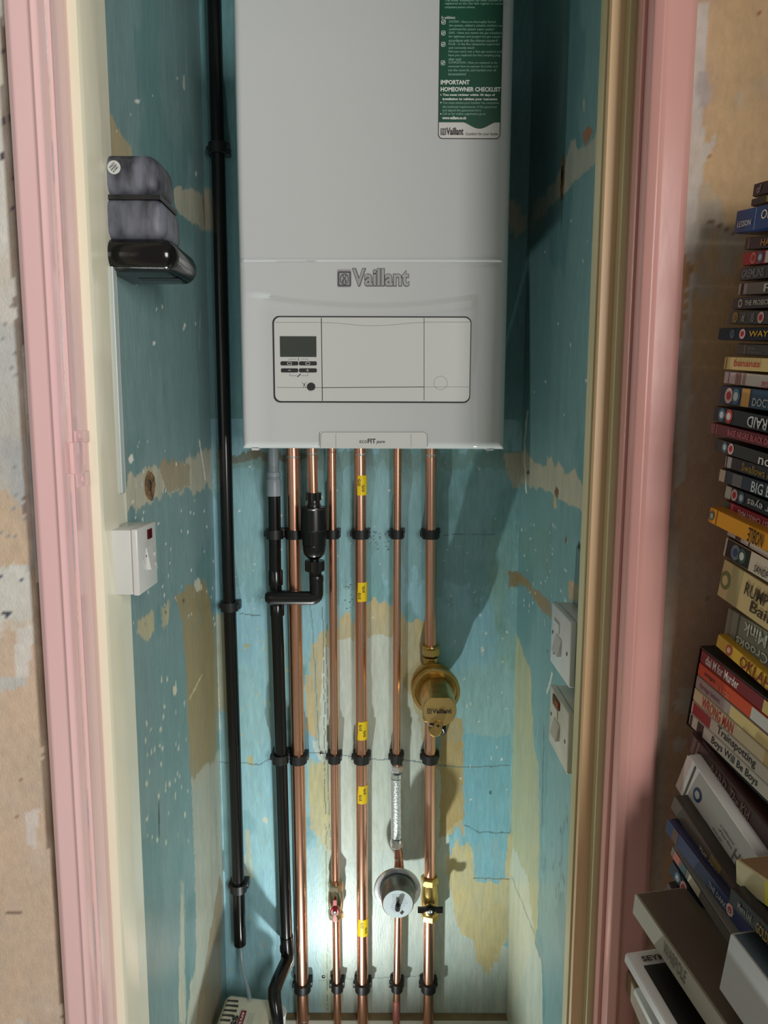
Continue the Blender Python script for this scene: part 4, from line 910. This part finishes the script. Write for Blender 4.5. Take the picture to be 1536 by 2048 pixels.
# knots / holes in walls where pipes once passed
def knotpatch(c, nrm, ry, rz, label):
    t = thing('wall_hole', c, label, 'hole'); U = Vector((0, 1, 0)); V = Vector((0, 0, 1)); n = Vector(nrm)
    mb = MB(); mb.lathe([(1.0, 0), (1.02, 0.0015), (0.80, 0.0015), (0.72, 0.0004), (0.4, 0.0010), (0.2, 0.0003)], Matrix.Identity(4), 26)
    r = random.Random(3); v2 = []
    for v in mb.v: v2.append(Vector(c)+U*v.x*ry*(1+0.12*r.uniform(-1, 1))+V*v.y*rz*(1+0.10*r.uniform(-1, 1))+n*v.z)
    mb.v = v2; mb.out('filler', knot, t)
    mb = MB(); a = Vector(c)+n*0.002
    mb.tube([a+V*rz*0.5-U*ry*0.4, a+V*rz*0.25, a-V*rz*0.05+U*ry*0.1, a-V*rz*0.4-U*ry*0.1], [0.0006, 0.0016, 0.0008, 0.0004], 6); mb.out('crack', hole, t)
knotpatch(PX(299, 972, XL), (1, 0, 0), 0.022, 0.022, 'oval brown plugged hole with cracks in the bare band of the left wall')
knotpatch(PX(1126, 355, XR), (-1, 0, 0), 0.010, 0.033, 'narrow brown plugged hole in the bare band high on the right wall')

# copper elbow bottom right
ce = thing('copper_elbow', PX(1110, 2040, XR-0.02), 'copper elbow low on the right wall beside the door frame', 'pipe fitting')
Yc = 1.235
pts = [P(1112, 2075, Yc), P(1111, 2046, Yc), P(1111, 2036, Yc), P(1114, 2026, Yc-0.004), P(1122, 2019, Yc-0.012), P(1135, 2016, Yc-0.03), P(1165, 2012, Yc-0.08)]
MB().tube(pts, [0.0085, 0.0085, 0.0098, 0.0102, 0.0102, 0.0098, 0.0096], 24).out('elbow', copper_dull, ce, smooth=True)
MB().lathe([(0.0098, 0), (0.0108, 0.001), (0.0108, 0.004), (0.0098, 0.005)], vframe(P(1111, 2040, Yc)), 24).out('rim', copper_dull, ce, smooth=True)

# condensate pump
zt = P(470, 1990, 1.405).z
pm = thing('condensate_pump', (-0.300, 1.28, zt-0.12), 'cream plastic condensate pump with a dark red label, low in the left corner', 'pump')
rot = Matrix.Translation((-0.298, 1.275, zt)) @ Matrix.Rotation(math.radians(-4), 4, 'Z')
bm = bmesh.new(); bmesh.ops.create_cube(bm, size=1)
for v in bm.verts: v.co = Vector((v.co.x*0.106, v.co.y*0.27, (v.co.z-0.5)*0.12))
bmesh.ops.bevel(bm, geom=[e for e in bm.edges if max(v.co.z for v in e.verts) > -0.01], offset=0.015, segments=6, profile=0.5, affect='EDGES')
for v in bm.verts:
    v.co.z -= 0.010*max(0, v.co.x/0.053)**2; v.co = rot@v.co
MB().bm(bm).out('cover', pump_pl, pm, smooth=True, angle=40)
MB().box((XL+0.001, 1.16, zt-0.15), (-0.255, 1.39, zt-0.118)).out('bracket', white_pl, pm)
mb = MB()
for i in range(16):
    y = 0.112-i*0.0125
    o_ = MB(); mb.box((-0.044, y-0.0022, -0.012), (-0.020+0.004*math.sin(i), y+0.0022, 0.0006), fr=rot)
mb.out('vent_slots', slot, pm)
mb = MB(); mb.prism([(-0.006, -0.04), (0.005, -0.04), (0.005, 0.088), (-0.006, 0.088)], rot@Matrix.Translation((0, 0, 0.0002)), 0.0006); lb = mb.out('label', mat('label_red', (130, 10, 34), 0.4), pm)
tfr = rot@Matrix.Translation((0, 0, 0.0010))@Matrix.Rotation(math.radians(90), 4, 'Z')
mb = MB(); add_text(mb, 'CONDENSATE PUMP', tfr, 0.004, -0.0025, 0.080, 0.0055, 0.02); mb.out('label_text', print_white, lb)
mb = MB(); add_text(mb, 'SS', tfr, 0.045, 0.0075, 0.030, 0.012, 0.04); mb.out('name_letters', print_dark, pm)
mb = MB(); [add_text(mb, 'installed condensate unit', tfr, 0.040, -0.014-0.0032*i, 0.042, 0.0016) for i in range(4)]; mb.out('small_print', slot, pm)
#CASES#

# ------------------------------------------------------------------ stack of film cases on the right
PSI = math.radians(10.6)
_mc = {}
def cm(rgb, rough=0.35):
    k = tuple(rgb)+(rough,)
    if k not in _mc: _mc[k] = mat('case_print_%d_%d_%d_%d' % (*rgb, int(rough*100)), rgb, rough)
    return _mc[k]
class Spine:
    def __init__(s, A, B, C, Y=0.745, psi=PSI, inset=0.0):
        s.dh = Vector((math.sin(psi), -math.cos(psi), 0)); s.n = Vector((-math.cos(psi), -math.sin(psi), 0)); z = Vector((0, 0, 1))
        s.p0 = P(*A, Y); pc = s.hit(*C); s.d = (pc-s.p0).normalized(); s.up = (z-s.d*z.dot(s.d)).normalized()
        pb = s.hit(*B); s.t = (s.p0-pb).dot(s.up)
    def hit(s, px, py):
        r = ray(px, py); return CAM+r*((s.p0-CAM).dot(s.n)/r.dot(s.n))
    def sx(s, px, v=0.5):
        lo, hi = 0.0, 0.45
        for _ in range(40):
            m_ = (lo+hi)/2; q = s.p0+s.d*m_-s.up*s.t*v-CAM; dd = q.dot(_f)
            x = 768+F*q.dot(RI)/dd if dd > 0.02 else 9999
            if x < px: lo = m_
            else: hi = m_
        return lo
    def fr(s, e=0.0): return frame(s.p0-s.up*s.t+s.n*e, s.d, s.up, s.n)
GC = 'film cases stacked on the right'
def case(A, B, C, body, sleeve, label, texts=(), badges=(), Y=0.745, psi=PSI, L=0.190, D=0.135, name='film_case', cat='DVD case', rnd=0.002, group=GC, covers=None, spec=None, bands=(), gap=0.0):
    S = Spine(A, B, C, Y, psi)
    t = S.t-0.0004
    root = thing(name, S.p0-S.up*S.t, label, cat, group)
    fr = S.fr()
    MB().box((0, 0, -D), (L, t, 0), fr=fr, bev=min(rnd, t*0.3)).out('shell', cm(body, 0.28), root, smooth=True)
    mb = MB(); mb.prism(rrect(0.0012, 0.0006, L-0.0012, t-0.0006, 0.0008, 3), S.fr(-0.0006), 0.0010)
    sl = mb.out('spine_sleeve', cm(sleeve, 0.30), root)
    if covers:
        MB().box((0.003, t-0.0004, -D+0.003), (L-0.003, t+0.0003, -0.002), fr=fr).out('cover_print', cm(covers, 0.4), root)
    for x0, x1, c in bands:
        a, b = S.sx(x0), S.sx(x1) if x1 < 1700 else L-0.002
        if b > a: 
            MB().prism([(a, 0.0010), (b, 0.0010), (b, t-0.0010), (a, t-0.0010)], S.fr(0.00042), 0.00025).out('printed_band', cm(c), sl)
    for px_, co_, ci_, rr in badges:
        x = S.sx(px_); r = t*rr; mb = MB(); f2 = S.fr(0.0007)@Matrix.Translation((x, t*0.5, 0))
        ell = lambda q: [(math.cos(2*math.pi*i/20)*q*0.8, math.sin(2*math.pi*i/20)*q) for i in range(20)]
        mb.prism(ell(r), f2, 0.0002); bo = mb.out('rating_badge', cm(co_), sl)
        mb = MB(); mb.prism(ell(r*0.55), f2, 0.00045); mb.out('badge_centre', cm(ci_), bo)
    for tx_ in texts:
        s_, x0, x1, v0, v1, c = tx_[:6]; flip = len(tx_) > 6 and tx_[6]
        a, b = S.sx(x0), S.sx(x1); mb = MB()
        if flip:
            f2 = S.fr(0.0009)@Matrix.Translation((b, t*v1, 0))@Matrix.Rotation(math.pi, 4, 'Z'); add_text(mb, s_, f2, 0, 0, b-a, t*(v1-v0), 0.010)
        else: add_text(mb, s_, S.fr(0.0009), a, t*v0, b-a, t*(v1-v0), 0.010)
        mb.out('title', cm(c), sl)
    return root
W_ = (206, 200, 190); BK = (18, 18, 20); RB = ((206, 150, 150), (170, 30, 34)); BB = ((70, 110, 140), (200, 206, 210))
def rb(x, r=0.40): return (x, (214, 176, 170), (176, 36, 40), r)
def r18(x, r=0.40): return (x, (190, 60, 60), (216, 210, 204), r)
def bb(x, r=0.40): return (x, (66, 104, 130), (196, 204, 206), r)
L0 = 0.190
def blackcover():
    S = Spine((1251, 1904), (1249, 1922), (1290, 1972), 0.665); root = [o for o in COL.objects if o.get('label', '').startswith('white case with black cover')][0]
    fr = frame(S.p0+S.up*0.0004, -S.n, -S.d, S.up)
    MB().prism([(0.010, -0.125), (0.128, -0.125), (0.128, -0.018), (0.010, -0.018)], fr, 0.0005).out('cover_picture', cm((26, 24, 24), 0.4), root)
    mb = MB(); add_text(mb, 'GO', fr, 0.012, -0.165, 0.07, 0.030, 0.04, eps=0.0008); add_text(mb, 'SEYMOUR', fr, 0.012, -0.014, 0.05, 0.006, 0.03, eps=0.0008); mb.out('cover_letters', cm((60, 30, 28)), root)
case((1508, 367), (1505, 395), (1536, 359), (28, 26, 26), (40, 34, 34), 'black case lying on top of the stack at the right', [('of', 1516, 1524, .2, .8, (170, 160, 150))])
case((1503, 397), (1501, 414), (1536, 388), BK, (44, 42, 36), 'dark grey case with a yellow mark, second from the top of the stack', [], bands=[(1534, 1560, (180, 160, 60))])
case((1474, 421), (1469, 468), (1536, 407), (20, 50, 96), (22, 58, 110), 'thick blue case jutting out near the top of the stack', [('LESSON', 1478, 1505, .25, .5, W_), ('OP', 1524, 1545, .4, .8, (220, 206, 170))], bands=[(1511, 1512.5, (120, 140, 180))])
case((1492, 474), (1490, 500), (1536, 470), (30, 22, 20), (52, 36, 32), 'dark brown case with orange lettering, just under the thick blue one', [('HARD', 1524, 1560, .25, .75, (200, 130, 40))], bands=[(1498, 1499.5, (150, 140, 130))])
case((1487, 504), (1485, 532), (1536, 498), (120, 30, 34), (160, 34, 38), 'red case with a pale block, above the charcoal one with grey letters', [], [(1508, (206, 110, 104), (170, 40, 40), .42), (1522, (80, 96, 120), (190, 196, 200), .42)], bands=[(1532, 1580, W_)])
case((1481, 535), (1480, 562), (1536, 528), (34, 34, 34), (58, 58, 54), 'charcoal case with slanted grey capital letters', [('GREMLINS', 1486, 1530, .2, .8, (130, 134, 142))])
case((1480, 565), (1475, 591), (1536, 561), (90, 84, 78), (104, 98, 84), 'grey case with a pale square picture at its end', [('R', 1530, 1550, .2, .8, W_)], bands=[(1479, 1492, (170, 158, 148)), (1482.5, 1489, (50, 40, 38)), (1493, 1495, (180, 172, 160))])
case((1466, 595), (1461, 620), (1536, 590), BK, (44, 38, 38), 'black case with white serif capitals, above the grey rating-badged one', [('THE PROSECUTOR', 1492, 1560, .3, .7, (200, 192, 176))], [(1482, (180, 172, 160), (50, 46, 46), .34)])
case((1459, 621), (1453, 648), (1536, 620), (92, 90, 74), (60, 58, 50), 'olive grey case with a yellow and a pink round badge', [('dvd', 1486, 1491, .2, .8, (170, 170, 160)), ('15', 1505, 1510, .2, .8, (160, 150, 150))], [(1472, (150, 120, 60), (120, 90, 40), .40), rb(1523, .42)])
case((1438, 655), (1445, 680), (1536, 654), (20, 18, 24), (30, 26, 38), 'black case twisted to the left with yellow lettering', [('WAYNE', 1500, 1560, .3, .75, (214, 166, 36))], [(1466, (80, 90, 100), (60, 60, 66), .34), rb(1486, .40)], psi=math.radians(16))
case((1474, 686), (1471, 709), (1536, 688), (64, 66, 60), (78, 80, 74), 'plain grey case with a faint title, resting on the yellow one', [('Screen', 1499, 1512, .5, .8, (150, 150, 146)), ('Classics', 1499, 1526, .2, .4, (150, 150, 146))], bands=[(1489, 1493, (130, 120, 86))])
case((1450, 712), (1448, 739), (1536, 715), (206, 178, 116), (214, 186, 120), 'yellow cream case with bouncing red lowercase letters', [('bananas', 1470, 1522, .3, .8, (188, 48, 42))], bands=[(1452, 1455, (150, 120, 70))])
case((1450, 741), (1448, 767), (1536, 749), (170, 150, 146), (200, 190, 178), 'white and pink case with sketched figures, under the yellow one', [('POP', 1526, 1545, .0, .5, (190, 80, 90))], bands=[(1451, 1470, (196, 170, 172)), (1472, 1483, (140, 96, 90)), (1486, 1492, (160, 120, 110)), (1458, 1460, (140, 90, 90))])
case((1442, 769), (1438, 808), (1536, 779), (14, 16, 20), (22, 40, 62), 'thick dark blue case with an orange square and two round badges', [('DOCTER', 1508, 1560, .15, .55, (180, 186, 180))], [rb(1459, .40), bb(1473, .40)], bands=[(1484, 1500, (206, 150, 70)), (1505, 1580, (30, 66, 92))])
case((1430, 810), (1423, 841), (1536, 831), (10, 10, 10), (16, 16, 16), 'black case with blue and red badges and bold white capitals', [('RAID', 1497, 1536, .15, .8, (206, 206, 204), True)], [bb(1445, .42), r18(1459, .44)])
case((1423, 843), (1418, 866), (1536, 870), (84, 18, 24), (96, 20, 28), 'dark red case with faded pink capitals', [('BASE NEGRE BLACK OPS', 1458, 1545, .25, .75, (180, 90, 96))], bands=[(1423, 1431, (120, 60, 60)), (1434, 1435, (150, 110, 110))])
case((1432, 874), (1428, 900), (1536, 906), (40, 38, 34), (46, 44, 40), 'dark grey case with a teal and a pink badge, below the dark red one', [('no', 1520, 1545, .1, .6, W_)], [(1451, (80, 100, 106), (180, 190, 190), .42), rb(1463, .42)])
case((1450, 908), (1447, 934), (1536, 934), (46, 42, 48), (54, 50, 56), 'purplish grey case with yellow handwritten letters', [('Swallows &', 1486, 1545, .2, .8, (170, 140, 40))], bands=[(1452, 1453.5, (190, 186, 176)), (1456, 1464, (200, 196, 186))])
case((1441, 935), (1436, 962), (1536, 966), (30, 36, 42), (44, 52, 62), 'slate case with thin white capitals and a pale end panel', [('BIG EYES', 1505, 1570, .1, .85, (186, 190, 188))], bands=[(1440, 1451, (196, 176, 150)), (1466, 1485, (90, 90, 88))])
case((1451, 967), (1447, 995), (1536, 1001), (28, 28, 30), (34, 34, 36), 'black case with upside-down white title and badges, above the red one', [('their eyes', 1497, 1570, .15, .85, (200, 204, 200), True)], [rb(1470, .42), bb(1484, .42)], bands=[(1452, 1463, (190, 184, 170))])
case((1450, 998), (1446, 1020), (1536, 1036), (130, 26, 42), (156, 32, 50), 'red case with small upside-down white capitals and a green corner', [("MR'S FIRST CHRISTMAS", 1478, 1570, .25, .7, (226, 190, 190), True)], bands=[(1449, 1459, (50, 90, 50)), (1464, 1466, (220, 120, 120))])
case((1421, 1012), (1417, 1044), (1536, 1066), (196, 130, 20), (216, 144, 22), 'orange case jutting left with upside-down black capitals', [('NOBLE', 1498, 1528, .05, .9, (40, 24, 10), True)], [(1425, (90, 96, 84), (160, 160, 140), .30)], bands=[(1433, 1435, (150, 80, 20))])
case((1456, 1056), (1453, 1069), (1536, 1102), (120, 110, 104), (176, 168, 160), 'slim pale grey case trapped under the orange one', [], bands=[(1472, 1482, (60, 40, 44)), (1498, 1500, BK)])
case((1453, 1072), (1447, 1112), (1536, 1118), (40, 38, 36), (196, 184, 164), 'case with black end, blue badge and green triangle, cream beyond', [('SANDFORD', 1512, 1560, .15, .5, (50, 44, 40))], [(1472, (110, 130, 140), (40, 70, 120), .38), (1485, (40, 84, 70), (190, 200, 190), .36)], bands=[(1454, 1500, (12, 12, 12))])
case((1449, 1116), (1436, 1191), (1536, 1170), (150, 132, 96), (196, 174, 122), 'thick cream case with dark serif capitals and a green ring', [('RUMPOLE', 1490, 1570, .48, .80, (56, 44, 26)), ('Bailey', 1506, 1575, .08, .45, (56, 44, 26))], [(1452, (110, 116, 60), (206, 180, 130), .24)], L=0.195, bands=[(1460, 1480, (170, 160, 110))] )
case((1457, 1213), (1448, 1277), (1536, 1262), (134, 126, 108), (120, 124, 106), 'translucent grey double case with upside-down white titles', [('the Mink', 1487, 1575, .52, .9, (196, 200, 186), True), ('any Crooks', 1477, 1580, .08, .46, (196, 200, 186), True)], bands=[(1456, 1462, (120, 110, 92)), (1474, 1477, (70, 76, 64))], L=0.195)
case((1437, 1266), (1431, 1291), (1536, 1349), (190, 150, 40), (206, 166, 50), 'yellow case with dark red capitals, resting on the black slipcase', [('OKLAHOMA', 1482, 1590, .08, .92, (120, 30, 16))], [(1459, (190, 70, 50), (226, 200, 180), .40)])
# slipcase with six spines
SA, SB_, SC = (1407, 1299), (1374, 1445), (1536, 1400)
Yq = 0.765
S6 = Spine(SA, SB_, SC, Yq)
slip = thing('slipcase', S6.p0-S6.up*S6.t, 'black slipcase holding six slim film cases in the leaning stack', 'box')
fr = S6.fr(); T6 = S6.t; Lq = 0.197
for nm, lo, hi in (('top_board', (-0.004, T6, -0.138), (Lq, T6+0.0015, 0.001)), ('bottom_board', (-0.004, -0.0015, -0.138), (Lq, 0, 0.001)), ('end_board', (-0.0055, -0.0015, -0.138), (-0.004, T6+0.0015, 0.001)), ('back_board', (-0.004, 0, -0.1395), (Lq, T6, -0.138))):
    MB().box(lo, hi, fr=fr).out(nm, cm((44, 42, 38) if nm == 'top_board' else (8, 8, 8)), slip)
six = [((206, 40, 60), (120, 28, 40), 'topmost of the six in the black slipcase, crimson spine, white title', [('dial M for Murder', 1414, 1479, .2, .85, (226, 214, 206))], [(1528, 1700, (196, 176, 100))]),
       ((210, 80, 40), (200, 72, 36), 'second of the six in the black slipcase, orange spine', [('strangers', 1411, 1432, .3, .65, (60, 30, 24)), ('on a train', 1434, 1462, .1, .6, (220, 120, 90))], [(1504, 1700, (190, 190, 178))]),
       ((160, 140, 130), (158, 144, 138), 'third of the six in the black slipcase, greyish mauve spine', [('foreign letters', 1402, 1441, .2, .7, (140, 84, 100))], [(1462, 1700, (206, 184, 120))]),
       ((210, 190, 150), (212, 196, 158), 'fourth of the six in the black slipcase, cream with bold red capitals', [('WRONG MAN', 1406, 1468, .08, .9, (196, 40, 50))], [(1530, 1700, (200, 170, 110))]),
       ((170, 160, 150), (196, 188, 172), 'fifth of the six in the black slipcase, red end and dark title', [('Trainspotting', 1436, 1513, .15, .9, (30, 28, 28))], [(1388, 1422, (158, 34, 44))]),
       ((190, 186, 174), (204, 198, 184), 'bottom one of the six in the black slipcase, white spine, black title', [('Boys Will Be Boys', 1425, 1517, .15, .85, (24, 24, 24))], [(1381, 1386, (60, 60, 40)), (1396, 1408, (50, 40, 36))])]
h6 = T6/6
for i, (b_, c_, lab, txs, bands) in enumerate(six):
    zb_ = T6-(i+1)*h6
    root = thing('film_case', fr@Vector((0, zb_, 0)), lab, 'DVD case', 'cases inside the black slipcase')
    MB().box((-0.003, zb_+0.0003, -0.136), (0.187, zb_+h6-0.0003, 0.0006), fr=fr, bev=0.0016).out('shell', cm(c_, 0.28), root, smooth=True)
    f1 = S6.fr(0.0008)
    sl = MB().prism(rrect(-0.001, zb_+0.0012, 0.186, zb_+h6-0.0012, 0.0006, 3), S6.fr(0.0004), 0.0006).out('spine_sleeve', cm(c_, 0.3), root)
    for a, b, c in bands:
        a = S6.sx(a, (i+0.5)/6); b = min(S6.sx(b, (i+0.5)/6), 0.185)
        MB().prism([(a, zb_+0.0014), (b, zb_+0.0014), (b, zb_+h6-0.0014), (a, zb_+h6-0.0014)], f1, 0.0004).out('printed_band', cm(c), sl)
    for s_, a, b, v0, v1, c in txs:
        mb = MB(); a, b = S6.sx(a, (i+0.5)/6), S6.sx(b, (i+0.5)/6); add_text(mb, s_, S6.fr(0.0011), a, zb_+h6*v0, b-a, h6*(v1-v0), 0.012, eps=0.0003); mb.out('title', cm(c), sl)
GL = 'film cases stacked on the right'
case((1383, 1462), (1378, 1500), (1480, 1583), (56, 34, 32), (66, 42, 40), 'dark brown case with faint script letters, below the black slipcase', [('R.I.P.D. The Kid', 1424, 1500, .2, .75, (130, 104, 98))], Y=0.765, L=0.2, bands=[(1385, 1391, (110, 90, 86)), (1394, 1397, (120, 100, 94))])
case((1392, 1502), (1386, 1520), (1470, 1618), (80, 50, 50), (150, 134, 126), 'slim brown case with cramped pale capitals, above the white boxed set', [('KITCHEN IN A CRISTAL NORTH', 1412, 1500, .1, .85, (56, 44, 42))], Y=0.750, L=0.2)
case((1377, 1508), (1361, 1588), (1440, 1600), (176, 174, 168), (196, 194, 188), 'large white boxed set with blue and pink round badges', [('HEIMAT', 1470, 1530, .30, .6, (120, 116, 112)), ('NUEVA', 1462, 1500, .02, .28, (50, 50, 50)), ('a collection', 1440, 1466, .58, .64, (70, 70, 70)), ('of four films', 1440, 1466, .46, .52, (70, 70, 70)), ('with extra discs', 1418, 1450, .22, .27, (70, 70, 70)), ('three sets', 1432, 1450, .32, .37, (70, 70, 70))], Y=0.745, L=0.2, bands=[(1362, 1372, (190, 170, 160)), (1378, 1381, (70, 60, 56))], badges=[(1396, (40, 66, 110), (196, 196, 190), .17)], name='boxed_set', cat='boxed set')
case((1349, 1590), (1347, 1624), (1458, 1755), (56, 50, 44), (92, 76, 66), 'brown case with pale capitals, just below the white boxed set', [('THE CRIMINALS', 1402, 1462, .15, .5, (200, 186, 170))], Y=0.74, L=0.2, bands=[(1420, 1440, (120, 100, 56))])
case((1335, 1634), (1335, 1668), (1440, 1772), (22, 34, 66), (38, 48, 92), 'dark blue case with rounded end, two below the white boxed set', [('THE DARK SKY', 1420, 1470, .25, .6, (160, 164, 150))], [rb(1461, .36)], Y=0.735, L=0.2, rnd=0.006, bands=[(1346, 1356, (90, 60, 44))])
case((1345, 1690), (1345, 1715), (1440, 1836), (170, 164, 150), (110, 104, 98), 'slim case with pale and red stripes, under the dark blue one', [], Y=0.735, L=0.2, bands=[(1349, 1360, (190, 100, 90)), (1362, 1372, (60, 84, 90)), (1378, 1400, (190, 180, 150))])
case((1344, 1718), (1343, 1752), (1450, 1888), (10, 16, 30), (14, 24, 50), 'navy case with a blue and a pink badge, lowest but one in the leaning stack', [('T', 1440, 1452, .1, .8, W_)], [bb(1357, .40), rb(1368, .42)], Y=0.735, L=0.2)
case((1337, 1762), (1334, 1794), (1420, 1935), (60, 50, 42), (70, 46, 46), 'brown case with small vertical letters, leaning on the grey shrink-wrapped box', [('ADVENTURES OF AMERICA', 1352, 1412, .3, .7, (170, 150, 146))], [(1347, (150, 120, 90), (120, 84, 60), .35)], Y=0.725, L=0.2)
case((1270, 1784), (1263, 1822), (1345, 1893), (150, 140, 118), (170, 166, 150), 'big grey shrink-wrapped box at the foot of the stack', [('WARPOLE', 1328, 1372, .3, .85, (110, 106, 96))], Y=0.70, L=0.24, D=0.16, rnd=0.003, name='boxed_set', cat='boxed set', covers=(104, 92, 76))
case((1251, 1904), (1249, 1922), (1290, 1972), (206, 204, 198), (200, 200, 196), 'white case with black cover and large dark letters, bottom left of the pile', [], Y=0.665, L=0.2, D=0.14, covers=(196, 192, 186))
blackcover()
case((1269, 1974), (1268, 1988), (1300, 2035), (190, 196, 190), (200, 204, 196), 'slim white case sticking out at the very bottom of the pile', [], Y=0.655, L=0.2, D=0.12)
case((1471, 1716), (1467, 1762), (1536, 1762), (196, 184, 140), (190, 180, 136), 'cream box with a brown patterned top, at the right edge of the pile', [], Y=0.60, L=0.14, D=0.14, name='boxed_set', cat='boxed set', covers=(122, 92, 64), bands=[(1531, 1560, (214, 206, 60))])
case((1461, 1772), (1452, 1800), (1536, 1850), (24, 24, 26), (30, 32, 34), 'black case with grey lettering under the cream box', [('Mere Ltd', 1478, 1505, .3, .7, (150, 150, 150)), ('GOLDEN', 1515, 1550, .1, .7, (170, 140, 50))], Y=0.585, L=0.16, D=0.14)
case((1461, 1864), (1438, 1976), (1536, 1962), (140, 140, 134), (176, 178, 176), 'thick pale grey boxed set at the bottom right of the pile', [], Y=0.56, L=0.14, D=0.14, name='boxed_set', cat='boxed set', covers=(60, 70, 74), bands=[])
# low table carrying the pile
S_ = Spine((1269, 1974), (1268, 1988), (1300, 2035), 0.655)
tt = thing('side_table', (0.50, 0.45, 0), 'low wooden table carrying the pile of film cases', 'table')
MB().box((0.30, 0.30, 0.80), (0.66, 0.80, 0.83), bev=0.003).out('table_top', brown_wood, tt)
for x in (0.33, 0.62):
    for y in (0.33, 0.77): MB().box((x-0.02, y-0.02, 0), (x+0.02, y+0.02, 0.80)).out('leg', brown_wood, tt)
